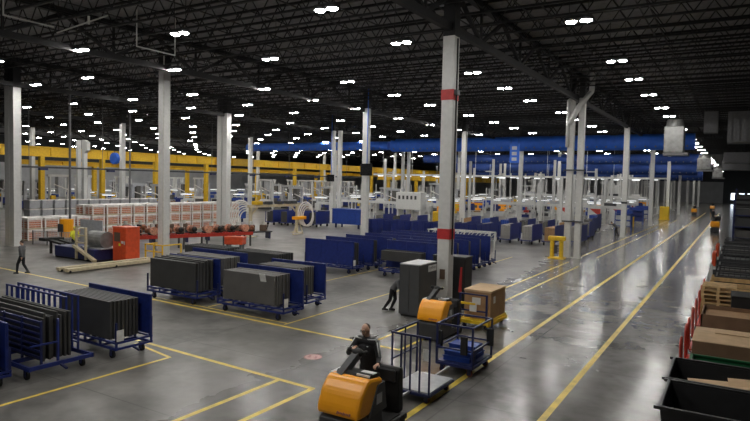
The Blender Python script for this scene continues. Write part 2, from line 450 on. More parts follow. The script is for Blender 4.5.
def beam(x, y0, y1, z0, z1, label, legs, lz=0):
    t = thing('crane_beam', label, 'crane beam', (x, y0, 0))
    L = y1-y0
    MB().bb(-.3, .3, 0, L, z1-.12, z1).bb(-.3, .3, 0, L, z0, z0+.12).bb(-.08, .08, 0, L, z0+.1, z1-.1).build('girder', 'crane', t)
    b = MB()
    n = int(L/4)
    for i in range(n): b.bb(.08, .25, 4*i+1.9, 4*i+2.0, z0+.12, z1-.12)
    b.build('stiffeners', 'crane', t)
    for y in legs:
        MB().bb(-.27, .27, y-y0-.27, y-y0+.27, 0, z0).build('crane_leg', 'crane', t)
beam(-75, 34, 175, 7.4, 8.65, 'long deep yellow crane runway beam crossing the left half', [42.8, 51.2, 60, 70, 93, 102, 122, 140])
beam(-84, 45, 165, 6.5, 7.15, 'thinner yellow crane beam behind and below the long deep one', [56, 74, 92, 112])
beam(-60, 100, 170, 5.6, 6.9, 'distant yellow crane beam seen between the white posts near the middle', [104, 116, 128, 144])
# cable tray
t = thing('cable_tray', 'long thin dark cable tray crossing the left half below the yellow beam', 'cable tray', (-60, 31, 5.9))
MB().bb(-.15, .15, 0, 62, -.1, .08).build('tray', 'dgrey', t)
for i in range(8): MB().bb(-.2, .2, 3+7.6*i, 3.8+7.6*i, -.3, -.1).build('junction_box', 'blue_dark', t)
b = MB()
for i in range(8): b.bar((0, 2+8*i, .08), (0, 2+8*i, 7.3), .04)
b.build('hanger', 'darkduct', t)
for y, z, l in ((95, 6.55, 'long white overhead conveyor rail with lamps behind the nearest column'), (118, 6.9, 'second long white overhead rail further back with lamps')):
    t = thing('overhead_rail', l, 'rail', (-30, y, z))
    MB().bb(-28, 19, -.1, .1, -.15, .15).build('rail', 'white', t)
    for i in range(16): MB().bb(-27+2.9*i, -26+2.9*i, -.12, .12, -.32, -.18).build('tube_lamp', 'glow', t)
    b = MB()
    for i in range(8): b.bar((-26+6*i, 0, .15), (-26+6*i, 0, 13.2-z), .06)
    b.build('hanger', 'white', t)
# silver units
def unit(x, y, z0, z1, w, label):
    t = thing('air_unit', label, 'air unit', (x, y, z0))
    h = z1-z0
    MB().bb(-w/2, w/2, -w/2, w/2, 0, h*.78, .08, 2).build('casing', 'silver', t)
    MB().cyl((0, 0, h*.78), (0, 0, h), w*.48, w*.40, 20).build('collar', 'silver', t, smooth=False)
    MB().path([(-w*.4, 0, h*.7), (-w*.4, 0, 13.4-z0)], .03).path([(w*.4, 0, h*.7), (w*.4, 0, 13.4-z0)], .03).build('hanger', 'black_steel', t)
    b = MB()
    for i in range(5): b.bb(-w/2-.03, w/2+.03, -w/2-.03, w/2+.03, h*(.05+.16*i), h*(.05+.16*i)+.05)
    b.build('flange', 'silver', t)
    MB().bb(-w/2-.05, w/2+.4, -w/2, w/2, -.25, 0).build('grille', 'darkduct', t)
unit(-5.2, 60.5, 8.4, 11.4, 1.6, 'large silver air unit hanging from the roof over the main aisle')
unit(-4.3, 95, 7.9, 9.9, 1.7, 'smaller silver air unit hanging second along the main aisle')
unit(-3.9, 140, 7.6, 9.8, 1.8, 'third silver air unit hanging furthest along the main aisle')
def hduct(x0, x1, y, z0, z1, label, d=3., ribs=9):
    t = thing('roof_duct', label, 'air duct', ((x0+x1)/2, y, z0))
    w = (x1-x0)/2
    MB().bb(-w, w, 0, d, 0, z1-z0).build('duct_body', 'darkduct', t)
    b = MB()
    for i in range(ribs): b.bb(-w+2*w*(i+.3)/ribs, -w+2*w*(i+.6)/ribs, -.06, 0, .05, z1-z0-.05)
    b.build('ribs', 'darkduct', t)
    MB().bar((-w*.8, d/2, z1-z0), (-w*.8, d/2, 13.4-z0), .06).bar((w*.8, d/2, z1-z0), (w*.8, d/2, 13.4-z0), .06).build('hanger', 'black_steel', t)
hduct(-1.1, 4, 60, 9.3, 11.9, 'large dull ribbed duct under the roof at the right edge')
hduct(-3.0, -1.9, 62, 10.3, 12.2, 'narrow dull ribbed duct hanging left of the large one', 1.5, 4)
hduct(-1.9, 5, 88, 8.6, 9.9, 'long low dull duct below the large ribbed one at the right')
hduct(-2.8, 5, 120, 8.6, 10.2, 'furthest dull duct at the right above the bright dock doors')

# hanging signs and monitors
t = thing('hanging_sign', 'blue hanging sign with pale square patches in front of the broad blue duct', 'sign', (-24.6, 74.5, 8.))
MB().bb(-.62, .62, -.05, .05, 0, 2.45).build('panel', 'duct_blue', t)
for z in (.25, .95, 1.65): MB().bb(-.33, .3, -.07, -.05, z, z+.42).build('patch', 'lgrey', t)
MB().bar((-.5, 0, 2.45), (-.5, 0, 5.2), .03).bar((.5, 0, 2.45), (.5, 0, 5.2), .03).build('hanger', 'black_steel', t)
t = thing('hanging_sign', 'small round blue hanging sign under the yellow beam at the far left', 'sign', (-59, 41.8, 6.6))
MB().cyl((0, -.2, .5), (0, .2, .5), .62, .62, 20).build('panel', 'duct_blue', t)
MB().bar((0, 0, 1.), (0, 0, 6.6), .04).build('hanger', 'black_steel', t)
def monitor(x, y, z, w, h, label):
    t = thing('monitor', label, 'monitor', (x, y, z))
    MB().bb(-w/2, w/2, -.08, .08, 0, h, .02).build('case', 'screen', t)
    MB().bb(-w/2+.05, w/2-.05, -.09, -.08, .05, h-.05).build('screen', 'screen', t)
    MB().path([(0, .1, h*.6), (0, .1, 13.2-z)], .04).build('hanger', 'duct_blue', t)
monitor(-27.75, 44.2, 5.7, 1.15, 1.05, 'black hanging monitor in front of the white column left of the middle')
monitor(-43.2, 60.6, 5.1, 1.0, .85, 'small dark hanging monitor left of the black one')

# ------------------------------------------------------------------ panel carts
def caster(parent, x, y, r=.11, m='rubber'):
    b = MB(); b.bb(-.07, .07, -.07, .07, 2*r+.04, 2*r+.07)
    for s in (-1, 1): b.bb(-.05, .05, s*.05-.008, s*.05+.008, r-.03, 2*r+.05)
    c = b.build('caster', 'blue_dark', parent, (x, y, 0))
    MB().cyl((0, -.032, r), (0, .032, r), r, r, 14).build('wheel', m, c)
    return c
def panel_cart(name, L, W, ph, label, loc, rz=0., group=None, panels=(), deck=.45, posts=True, tagside=True, wm='rubber'):
    """L along x, W along y; panels = list of y positions carrying a full sheet"""
    t = thing(name, label, 'cart', loc, rz, group)
    b = MB(); l, w = L/2, W/2
    for y in (-w+.03, w-.03):
        b.bar((-l, y, .32), (l, y, .32), .06, .07); b.bar((-l, y, deck-.035), (l, y, deck-.035), .05, .05)
    for i in range(5):
        x = -l+.03+(L-.06)*i/4
        b.bar((x, -w, .32), (x, w, .32), .05, .06)
        b.bar((x, -w, deck-.03), (x, w, deck-.03), .06, .05)
        for y in (-w+.03, w-.03): b.bar((x, y, .3), (x, y, deck-.03), .05)
    b.build('base_frame', 'blue', t)
    for sx in (-1, 1):
        for sy in (-1, 1): caster(t, sx*(l-.35), sy*(w-.12), m=wm)
    for y in panels:
        p = MB().bb(-l, l, y-.015, y+.015, deck+.02, ph, .005).build('panel', 'blue', t)
        q = MB()
        for i in range(4):
            x = -l+.03+(L-.06)*i/3
            q.bb(x-.03, x+.03, y-.035, y+.035, deck-.06, ph)
        q.bb(-l, l, y-.035, y+.035, ph-.05, ph+.01)
        q.build('panel_frame', 'blue', p)
    if posts:
        for sx in (-1, 1):
            for sy in (-1, 1):
                MB().bar((sx*(l-.03), sy*(w-.03), deck), (sx*(l-.03), sy*(w-.03), deck+.55), .05).build('end_post', 'blue_dark', t)
    MB().bar((l, -.05, .3), (l+.28, -.05, .25), .05).build('tow_bar', 'blue_dark', t)
    if tagside and R.random() < .45:
        MB().bb(l+.002, l+.012, -w+.02, -w+.24, deck+.02, deck+.34).build('paper_tag', 'paper', t)
    return t
BP = {}
def boards(cart_loc, rz, xs, ys, z0, z1, m, label, group, th=.05, jit=.06, name='board'):
    """individual boards leaning upright in a pack: xs = (x0,x1) local, ys = local y list"""
    c, s = math.cos(rz), math.sin(rz)
    for y in ys:
        x0, x1 = xs[0]+R.uniform(0, jit), xs[1]-R.uniform(0, jit)
        zt = z1+R.uniform(-jit, jit)*.4
        key = (round(x1-x0, 1), round(zt-z0, 1), th, m)
        if key not in BP:
            BP[key] = MB().bb(-(x1-x0)/2, (x1-x0)/2, -th/2, th/2, 0, zt-z0, .006).mesh(name, m)
        o = bpy.data.objects.new(name, BP[key]); COL.objects.link(o)
        lx = (x0+x1)/2
        o.location = (cart_loc[0]+c*lx-s*y, cart_loc[1]+s*lx+c*y, z0)
        o.rotation_euler = (0, 0, rz)
        tag(o, label, 'board', group)
def fr(a, b, n): return [a+(b-a)*i/(n-1) for i in range(n)]

NB = 'blue carts in the near left bay'
# L1: panel cart nearest the line corner
p = (-16.3, 11.15, 0)
panel_cart('panel_cart', 3.15, 1.2, 1.72, 'blue panel cart in the near left bay with tall blue back sheet and charcoal boards', p, math.radians(-2), NB, [.54], .52)
boards(p, math.radians(-2), (-1.4, 1.25), fr(-.50, .34, 8), .53, 1.64, 'board', 'charcoal board standing in the pack before the blue sheet of the near right cart', 'boards on the near sheet cart', .085)
# L2: tube rack cart
p = (-16.75, 9.05, 0); r_ = math.radians(-2)
t = panel_cart('tube_rack', 3.9, 1.7, 1.8, 'blue tubular rack cart in the near left bay with barred dividers and charcoal boards', p, r_, NB, [], .40, False)
for y in (.78, .45):
    b = MB(); b.bar((-1.9, y, 1.88), (1.35, y, 1.88), .05); b.bar((-1.9, y, .6), (1.35, y, .6), .04)
    for i in range(12): b.bar((-1.88+3.2*i/11, y, .4), (-1.88+3.2*i/11, y, 1.88), .045)
    b.build('bar_divider', 'blue', t)
b = MB()
for i in range(7): b.bar((-1.9, -.5, .55+.15*i), (1.85, -.5, .55+.15*i), .045)
for i in range(5): b.bar((-1.9+3.75*i/4, -.5, .38), (-1.9+3.75*i/4, -.5, 1.5), .05)
b.build('rail_side', 'blue_dark', t)
for x in (-1.9, 1.9): MB().bar((x, -.1, .4), (x, -.1, 1.5), .05).bar((x, -.8, .9), (x, -.1, .9), .04).build('end_frame', 'blue', t)
boards(p, r_, (-1.7, 1.75), fr(-.38, .32, 8), .41, 1.56, 'board', 'charcoal board standing in the blue tubular rack of the near left bay', 'boards in the tube rack', .06, .16)
# L3: cart at the left edge
p = (-16.6, 7.2, 0)
panel_cart('panel_cart', 3.4, 1.2, 1.6, 'blue cart of charcoal boards cut by the left edge of the photo', p, r_, NB, [.5], .45)
boards(p, r_, (-1.6, 1.62), fr(-.45, .3, 7), .46, 1.58, 'board', 'charcoal board on the cart cut by the left edge', 'boards on the left edge cart', .08, .1)

# M carts: middle left group
MG = 'loaded board carts in the middle bay'
def mcart(x, y, L, W, ph, label, blabel, bgroup, bx, by, n, bz, m='board', panel=True, th=.08, jit=.06):
    panel_cart('panel_cart', L, W, ph, label, (x, y, 0), 0, MG, [W/2-.06] if panel else [], .5)
    boards((x, y, 0), 0, bx, fr(by[0], by[1], n), .51, bz, m, blabel, bgroup, th, jit)
mcart(-20.1, 17.55, 3.1, 1.3, 1.78, 'loaded board cart at the left front of the middle group beside the yellow line', 'charcoal board in the left front pack of the middle group', 'boards of the left front pack', (-1.5, 1.35), (-.5, .42), 10, 1.72, jit=.12)
mcart(-20.5, 19.4, 3.5, 1.3, 1.85, 'loaded board cart second behind the left front one of the middle group', 'grey board behind the blue sheet on the second cart of the middle group', 'boards of the second pack', (-1.6, 1.5), (-.5, .4), 8, 1.72, 'board_grey')
mcart(-15.7, 17.45, 3.4, 1.2, 1.76, 'loaded board cart at the right front of the middle group with a white sheet', 'charcoal board in the right front pack of the middle group', 'boards of the right front pack', (-1.45, 1.2), (-.48, .36), 8, 1.62, 'board_grey')
b = MB().box((0, 0, 0), (.28, .012, .3), (.25, 0, 0)).build('paper_sheet', 'paper', None, (-15.05, 16.88, 1.52)); tag(b, 'white paper sheet hanging on the right front board pack', 'paper')
mcart(-15.9, 19.45, 2.9, 1.3, 1.75, 'loaded board cart behind the right front one with an end sheet of blue', 'grey board on the cart behind the right front pack', 'boards behind the right front pack', (-1.2, 1.0), (-.5, .4), 7, 1.66, 'board_grey')
mcart(-23.3, 22.2, 3.2, 1.3, 1.7, 'loaded cart of black boards at the back left of the middle group', 'black board in the back left pack of the middle group', 'boards of the back left pack', (-1.5, 1.5), (-.5, .5), 7, 1.68, 'board', False, .06)
mcart(-19.8, 22.2, 3.2, 1.3, 1.7, 'loaded cart of black boards at the back right of the middle group', 'black board in the back right pack of the middle group', 'boards of the back right pack', (-1.5, 1.5), (-.5, .5), 7, 1.72, 'board', False, .06)

# B carts: blue sheet carts in two files left of the column
BG = 'blue sheet carts before the column'
for i, (x, y) in enumerate(((-19.9, 28.4), (-19.8, 30.3), (-19.6, 32.2), (-19.3, 34.), (-19.1, 35.8), (-19.1, 37.6))):
    panel_cart('sheet_cart', 3.4, 1.15, 1.82, 'blue sheet cart, %s from the front in the left file behind the loaded board carts' % ORD[i], (x, y, 0), 0, BG, [-.5], .45)
    if i < 3: boards((x, y, 0), 0, (-1.6, 1.62), fr(-.40, .1, 4), .46, 1.74, 'board', 'dark board behind the blue sheet on the left file of carts, cart %s' % ORD[i], 'boards on the left file cart '+ORD[i], .07)
for i, (x, y) in enumerate(((-15., 28.9), (-15., 31.), (-15., 32.7), (-15., 34.4), (-15., 36.2))):
    panel_cart('sheet_cart', 3.7, 1.15, 1.95, 'blue sheet cart, %s from the front in the right file behind the charcoal cabinet' % ORD[i], (x, y, 0), 0, BG, [-.5] if i else [.3], .45)
    if i == 0: boards((x, y, 0), 0, (-1.75, .8), fr(-.5, -.05, 4), .9, 1.45, 'board', 'charcoal board lying high on the front cart behind the charcoal cabinet', 'boards on the front right file cart', .08)
    elif i < 4: boards((x, y, 0), 0, (-1.7, 1.72), fr(-.40, .1, 3), .46, 1.85, 'board_grey', 'grey board on the right file of sheet carts, cart %s' % ORD[i], 'boards on the right file cart '+ORD[i], .07)
# white pipe rack between
t = thing('pipe_rack', 'low white tubular rack behind the right file of blue sheet carts', 'rack', (-18.3, 43.2, 0))
for sy in (-.6, .6):
    b = MB().bar((-2.6, sy, 1.55), (2.6, sy, 1.55), .08); b.bar((-2.6, sy, .9), (2.6, sy, .9), .06)
    for i in range(9): b.bar((-2.6+.65*i, sy, .9), (-2.6+.65*min(8, i+1), sy, 1.55), .05)
    b.build('truss_side', 'white', t)
for sx in (-2.5, 0, 2.5):
    for sy in (-.6, .6): MB().bar((sx, sy, 0), (sx, sy, 1.55), .08).build('leg', 'white', t)
    MB().bar((sx, -.6, 1.55), (sx, .6, 1.55), .06).build('cross_bar', 'white', t)

# far box carts, length along the aisle direction
def far_cart(name, x, y, label, group, m='boxgrey', short='cart', L=3.0, W=1.15, h=1.75, blue=True, rz=PI/2):
    t = thing(name, label, 'cart', (x, y, 0), rz, group)
    l, w = L/2, W/2
    b = MB()
    for sy in (-w+.03, w-.03): b.bar((-l, sy, .35), (l, sy, .35), .07)
    for sx in (-l, 0, l): b.bar((sx, -w, .35), (sx, w, .35), .07)
    b.build('base_frame', 'blue', t)
    for sx in (-1, 1):
        for sy in (-1, 1): MB().cyl((sx*(l-.3), sy*(w-.12)-.04, .15), (sx*(l-.3), sy*(w-.12)+.04, .15), .15, .15, 10).build('wheel', 'rubber', t)
    if blue:
        MB().bb(-l, l, -w, -w+.04, .4, h).build('panel', 'blue', t)
        MB().bb(l-.04, l, -w, w, .4, h*.62).build('end_panel', 'blue', t)
    for sx in (-l, l):
        MB().bar((sx, w-.03, .35), (sx, w-.03, h*.9), .05).build('post', 'blue', t)
    c, s = math.cos(rz), math.sin(rz)
    for i in range(4):
        ly = -w+.16+.22*i; hh = h-.5-R.uniform(0, .15)
        o = MB().bb(-l+.02, l-.08, -.1, .1, 0, hh, .01).build('carton', m, None, (x-s*ly, y+c*ly, .39), rz)
        tag(o, 'upright carton on the %s' % short, 'carton', 'cartons on the '+label)
far_label = 'carton cart, %s from left in the front row left of the yellow post guard'
ms = ['boxgrey', 'boxgrey', 'boxgrey', 'boxgrey', 'card', 'boxgrey']
for i, (x, y) in enumerate(((-21.6, 52.5), (-19.6, 52.8), (-17.7, 53.), (-15.8, 53.2), (-13.9, 53.4), (-12.3, 55.5))):
    far_cart('carton_cart', x, y, far_label % ORD[i], 'front row of carton carts', ms[i], 'front row carton cart, %s from left' % ORD[i])
for i in range(7):
    far_cart('carton_cart', -24.5+1.95*i, 60.5+.2*i, 'carton cart, %s from left in the second row behind the front carton carts' % ORD[i], 'second row of carton carts', R.choice(['boxgrey', 'card', 'blue_mid', 'board_grey']), 'second row carton cart, %s from left' % ORD[i], 2.6)
for i, (x, y) in enumerate(((-13.5, 64.5), (-14., 69.), (-14.5, 74.))):
    far_cart('carton_cart', x, y, 'carton cart, %s from front in the file just right of the double column' % ORD[i], 'file of carts right of the double column', ['boxgrey', 'board_grey', 'blue_mid'][i], '%s cart right of the double column' % ORD[i], 2.6, h=1.6+.2*i)
# left far carts of dark boards
for i in range(4):
    far_cart('board_cart', -45.6+1.75*i, 53.4+.35*i, 'dark board cart, %s from left in the far row behind the cream hoist frame' % ORD[i], 'far row of dark board carts', R.choice(['board', 'board', 'board_grey']), '%s cart behind the cream hoist frame' % ORD[i], 2.6)
for i in range(3):
    far_cart('board_cart', -33.+1.8*i, 56.5+.5*i, 'board cart, %s from left in the far row right of the large blue tub' % ORD[i], 'far row right of the blue tub', ['board_grey', 'board', 'boxgrey'][i], '%s cart right of the large blue tub' % ORD[i], 2.4)
for i in range(6):
    panel_cart('sheet_cart', 3.2, 1.1, 1.75, 'blue sheet cart, %s from the left in the row before the white pipe rack' % ORD[i], (-28.6+2.1*i*.9, 47.5+.3*i, 0), PI/2, 'row before the white rack', [-.45, .3], .45, tagside=False)
for i, (x, y, l) in enumerate(((-36.8, 55.5, 'large bright blue tub standing behind the hanging white hoses'), (-52.5, 52.8, 'bright blue tub left of the far row of dark board carts'), (-61.6, 49.6, 'blue tub among the white bins left of the guarded column'))):
    t = thing('blue_tub', l, 'tub', (x, y, 0))
    b = MB(); 
    for sx in (-1.9, 1.9): b.bb(min(sx, sx*.97), max(sx, sx*.97), -.8, .8, .5, 2.1)
    for sy in (-.8, .76): b.bb(-1.9, 1.9, sy, sy+.04, .5, 2.1)
    b.bb(-1.9, 1.9, -.8, .8, .45, .5); b.build('tub', 'blue_mid', t)
    b = MB()
    for j in range(7): b.bb(-1.8+.6*j-.03, -1.8+.6*j+.03, -.84, -.8, .5, 2.1)
    b.bb(-1.95, 1.95, -.85, .85, 2.05, 2.12); b.build('rib_band', 'blue_mid', t)
    for sx in (-1.5, 1.5):
        for sy in (-.6, .6): MB().bb(sx-.08, sx+.08, sy-.08, sy+.08, 0, .45).build('leg', 'blue_dark', t)

# ------------------------------------------------------------------ tow tractors
def tugger(loc, label, rz=0.):
    """front faces -y, origin on the floor at the front centre"""
    t = thing('tow_tractor', label, 'tow tractor', loc, rz)
    # dark lower chassis and rear deck
    MB().prism([(.0, .06), (.0, .62), (.12, .70), (.95, .70), (1.0, .25), (2.0, .25), (2.05, .20), (2.05, .10), (.05, .06)], 0, -.44, .44, .03).build('chassis', 'dgrey', t, smooth=False)
    # orange bonnet: leaning front, rounded
    b = MB().prism([(-.03, .70), (-.02, .88), (.10, 1.16), (.30, 1.36), (.42, 1.40), (.86, 1.34), (.92, 1.25), (.64, .70)], 0, -.48, .48, .07)
    bo = b.build('bonnet', 'orange', t, smooth=False)
    b = MB()
    for i in range(9): b.box((.02+.035*i, -.034, .80), (.022, .012, .035 if i % 4 else .06), (0, .35, 0))
    b.build('script_mark', 'pinkdark', bo)
    MB().bb(-.475, -.15, .40, .85, 1.36, 1.39).build('paper_pocket', 'paper', t)
    MB().prism([(.42, 1.36), (.5, 1.45), (.82, 1.42), (.9, 1.33)], 0, -.36, .43, .02).build('console', 'rubber', t)
    MB().bb(.12, .42, .46, .74, 1.40, 1.44).build('clipboard', 'paper', t)
    # side panel on the right
    MB().prism([(.36, .66), (.66, 1.22), (.92, 1.24), (1.02, .68)], 0, .445, .50).build('side_panel', 'cabgrey', t)
    MB().bb(.50, .505, .62, .82, .85, 1.05).build('sticker', 'lgrey', t)
    # steering column leaning to the driver with a tiller grip
    MB().bar((-.24, .42, 1.33), (-.12, .86, 1.70), .17, .13).build('steering_column', 'cabgrey', t)
    h = MB().cyl((-.32, .88, 1.74), (.08, .86, 1.74), .04, .04, 10); h.ball((-.32, .88, 1.75), .06); h.ball((.08, .86, 1.75), .05); h.ball((-.12, .87, 1.72), (.13, .1, .09))
    h.build('tiller_grip', 'rubber', t, smooth=True)
    # backrest block at the rear
    MB().prism([(1.78, .25), (1.78, 1.18), (1.86, 1.24), (2.0, 1.20), (2.04, .25)], 0, -.40, .34, .04).build('backrest', 'rubber', t)
    MB().bb(-.34, .28, 1.73, 1.78, .92, 1.2, .03).build('pad', 'dgrey', t)
    MB().bb(-.40, .40, 1.02, 1.76, .25, .28).build('foot_mat', 'rubber', t)
    for sx in (-.4, .4):
        MB().cyl((sx-.05, 1.8, .12), (sx+.05, 1.8, .12), .12, .12, 16).build('wheel', 'rubber', t)
    MB().cyl((-.06, .45, .14), (.06, .45, .14), .14, .14, 16).build('wheel', 'rubber', t)
    MB().bar((0, 2.03, .3), (0, 2.3, .3), .08).build('tow_hitch', 'dgrey', t)
    return t
TX, TY = -6.37, 9.3
T1 = tugger((TX, TY, 0), 'orange stand-on tow tractor driven by the man in the black jacket in front', 0)
T2 = dup(T1, (-8.52, 17.65, 0), 0, 'orange stand-on tow tractor without a driver beside the charcoal cabinet')
T2.scale = (.94,)*3

# ------------------------------------------------------------------ towed carts
t = thing('platform_cart', 'blue tow cart with a bare grey deck behind the driven tow tractor', 'cart', (-6.47, 13.2, 0))
MB().bb(-.5, .5, -.72, .62, .24, .30, .01).build('deck', 'lgrey', t)
b = MB()
for sx in (-.5, .5): b.bar((sx, -.75, .23), (sx, .65, .23), .06)
for sy in (-.75, .65): b.bar((-.5, sy, .23), (.5, sy, .23), .06)
b.build('base_frame', 'blue_dark', t)
for i in range(5):
    x = -.5+1.0*i/4
    MB().bar((x, -.74, .2), (x, -.74, 1.6), .035).build('upright', 'blue_dark', t)
MB().bar((-.52, -.74, 1.6), (.52, -.74, 1.6), .045).build('top_rail', 'blue_dark', t)
MB().bar((-.52, -.74, 1.6), (-.52, .62, 1.6), .045).build('top_rail', 'blue_dark', t)
MB().bar((-.52, .62, .2), (-.52, .62, 1.62), .04).build('upright', 'blue_dark', t)
MB().bar((-.52, -.05, .2), (-.52, -.05, 1.6), .03).build('upright', 'blue_dark', t)
MB().bar((-.52, -.74, .95), (-.52, .62, .95), .03).build('side_rail', 'blue_dark', t)
MB().bb(.33, .50, -.735, -.725, 1.05, 1.32).build('paper_tag', 'paper', t)
for sx in (-.38, .38):
    for sy in (-.6, .5): caster(t, sx, sy, .07, 'wheel')
MB().bar((0, .65, .25), (0, 1.5, .27), .05).build('tow_bar', 'lgrey', t)
MB().bar((0, -.75, .25), (0, -1.2, .28), .05).build('tow_bar', 'lgrey', t)

t = thing('caged_cart', 'blue railed tow cart holding a stack of blue trays behind the driven tow tractor', 'cart', (-6.4, 15.6, 0))
b = MB()
for sx in (-.52, .52): b.bar((sx, -.72, .28), (sx, .72, .28), .07)
for sy in (-.72, 0, .72): b.bar((-.52, sy, .28), (.52, sy, .28), .07)
b.build('base_frame', 'blue_dark', t)
MB().bb(-.5, .5, -.7, .7, .31, .335).build('deck', 'blue_dark', t)
for sx in (-.52, .52):
    for sy in (-.72, .72):
        MB().bar((sx, sy, .28), (sx, sy, 1.38), .05).build('upright', 'blue_dark', t)
for z in (.72, 1.36):
    b = MB()
    for sx in (-.52, .52): b.bar((sx, -.72, z), (sx, .72, z), .045)
    b.bar((-.52, .72, z), (.52, .72, z), .045); b.bar((-.52, -.72, z), (.52, -.72, z), .045)
    b.build('rail', 'blue_dark', t)
for x, y in ((.3, -.78), (.54, .55), (-.55, -.5)):
    MB().bb(x-.1, x+.1, y-.04, y+.04, .62, 1.12, .02).build('corner_pad', 'rubber', t)
for sx in (-.4, .4):
    for sy in (-.58, .58): caster(t, sx, sy, .085, 'wheel')
tr = None
for i, (x, y, z) in enumerate(((-.02, -.28, 0), (-.02, .3, 0), (0, -.26, 1), (-.04, .31, 1), (.02, 0, 2))):
    loc = (-6.4+x, 15.6+y, .337+.135*z); lb = ['lower front', 'lower back', 'upper front', 'upper back', 'topmost'][i]
    lb = 'blue tray in the stack on the railed tow cart, the %s one' % lb
    if tr is None:
        b = MB(); b.bb(-.38, .38, -.26, .26, 0, .02)
        for sx in (-.38, .36): b.bb(sx, sx+.02, -.26, .26, 0, .12)
        for sy in (-.26, .24): b.bb(-.38, .38, sy, sy+.02, 0, .12)
        b.bb(-.40, .40, -.28, -.26, .10, .13); b.bb(-.40, .40, .26, .28, .10, .13)
        b.bb(-.36, .36, -.24, .24, .02, .115)
        tr = tag(b.build('blue_tray', 'blue_mid', None, loc), lb, 'tray', 'blue trays on the tow cart')
    else: dup(tr, loc, 0, lb)

t = thing('yellow_cart', 'yellow flat cart with blue end rails carrying the large cardboard box', 'cart', (-7.9, 20.95, 0))
MB().bb(-.55, .55, -.95, .95, .26, .36, .01).build('deck', 'yellow', t)
b = MB()
for sx in (-.55, .55): b.bar((sx, -1., .22), (sx, 1., .22), .09)
b.bar((-.58, -1.0, .3), (.58, -1.0, .3), .12); b.build('base_frame', 'yellow', t)
for sx in (-.5, .5): MB().bar((sx, -1.02, .3), (sx, -1.02, 1.3), .06).build('upright', 'blue_dark', t)
for z in (.7, 1.28): MB().bar((-.5, -1.02, z), (.5, -1.02, z), .05).build('rail', 'blue_dark', t)
MB().bar((-.5, -1.05, .95), (.1, -1.05, .95), .07).build('yellow_bar', 'yellow', t)
MB().bb(-.12, .14, -1.07, -1.05, .68, 1.0).build('paper_tag', 'paper', t)
for sx in (-.42, .42):
    for sy in (-.75, .75): caster(t, sx, sy, .08, 'rubber')
t = thing('cardboard_box', 'large brown cardboard box standing on the yellow flat cart', 'box', (-7.88, 21.05, .362))
MB().bb(-.5, .5, -.78, .78, 0, .98, .01).build('body', 'card', t)
MB().bb(-.52, .52, -.80, .80, .96, 1.03, .005).build('lid', 'card_light', t)
MB().bb(.50, .506, -.5, -.3, .55, .8).build('shipping_label', 'paper', t); MB().bb(-.2, .12, -.79, -.78, .5, .75).build('shipping_label', 'paper', t)

# charcoal cabinet with pale lettered plate
t = thing('tall_cabinet', 'tall charcoal cabinet with a white lettered plate at the foot of the nearest column', 'cabinet', (-10.72, 21.15, 0))
MB().bb(-.42, .42, -.75, .75, .06, 2.02, .02).build('body', 'cabgrey', t)
MB().bb(-.43, .43, -.76, .76, 2.02, 2.06).build('top', 'lgrey', t)
MB().bb(-.38, .38, -.7, .7, 0, .06).build('plinth', 'rubber', t)
MB().bb(-.44, -.02, -.765, -.75, .1, 1.98).build('side_door', 'cabgrey', t)
p = MB().bb(.421, .428, .0, .72, 1.70, 1.95).build('name_plate', 'paper', t)
b = MB()
for i, (w, h) in enumerate(((.05, .12), (.06, .08), (.06, .08), (.03, .12), (.06, .08), (.06, .08), (.05, .08))):
    y = .05+.093*i
    b.bb(.428, .430, y, y+.012, 1.79, 1.79+h); b.bb(.428, .430, y+w-.012, y+w, 1.79, 1.79+h*.8); b.bb(.428, .430, y, y+w, 1.79+h-.02, 1.79+h)
b.build('lettering', 'ink', p)
# black cabinet behind the column
t = thing('black_cabinet', 'black cabinet with a red stripe standing behind the nearest column', 'cabinet', (-10.15, 23.4, 0))
MB().bb(-.85, .62, -.4, .4, .05, 2.1, .02).build('body', 'bin', t)
MB().bb(-.86, .64, -.42, .42, 2.1, 2.16).build('top', 'dgrey', t)
MB().prism([(.36, .7), (.50, .7), (.50, 1.75), (.43, 1.75)], 1, -.415, -.40).build('red_stripe', 'red', t)
MB().bb(-.05, .0, -.42, -.40, 1.5, 2.0).build('white_strip', 'paper', t)
for sx in (-.7, .5): MB().bb(sx-.06, sx+.06, -.35, .35, 0, .05).build('foot', 'rubber', t)

# ------------------------------------------------------------------ left rear: stock crates, assembly machine
def crate_proto(m):
    t = thing('stock_crate', '', 'crate')
    b = MB()
    for i in range(4): b.bb(-.55, .55, -.55, .55, .13+.17*i, .25+.17*i)
    b.build('slats', m, t)
    b = MB()
    for sx in (-.52, 0, .52):
        for sy in (-.52, .52): b.bb(sx-.05, sx+.05, sy-.05, sy+.05, .05, .82)
    b.bb(-.5, .5, -.5, .5, .1, .8); b.build('wrap', 'pale', t)
    MB().bb(-.58, .58, -.58, .58, .69, .88).build('lid', 'pale', t)
    MB().bb(-.56, .56, -.56, .56, 0, .07).build('pallet', 'cream', t)
    return t
CP = [crate_proto('copper'), crate_proto('copper')]
first = True
tiers = ['bottom', 'middle', 'top']
for row, (x, y0, n) in enumerate(((-47.4, 26.2, 17), (-48.7, 26.2, 17))):
    for i in range(n):
        for k in range(3):
            if i < 4 and k == 2: continue
            loc = (x+.012*(i % 3)-i*(.0 if row == 0 else .0), y0+1.36*i, .885*k+.001)
            lb = 'copper slatted crate, %s tier, %s stack from left, %s row behind the machine' % (tiers[k], ORD[i], 'front' if row == 0 else 'rear')
            if first: CP[0].location = loc; CP[0]['label'] = lb; CP[0]['group'] = 'stock crates behind the machine'; first = False
            else: dup(CP[0], loc, 0, lb, 'stock crates behind the machine')
bpy.data.objects.remove(CP[1].children[0]);
for ch in list(CP[1].children): bpy.data.objects.remove(ch)
bpy.data.objects.remove(CP[1])
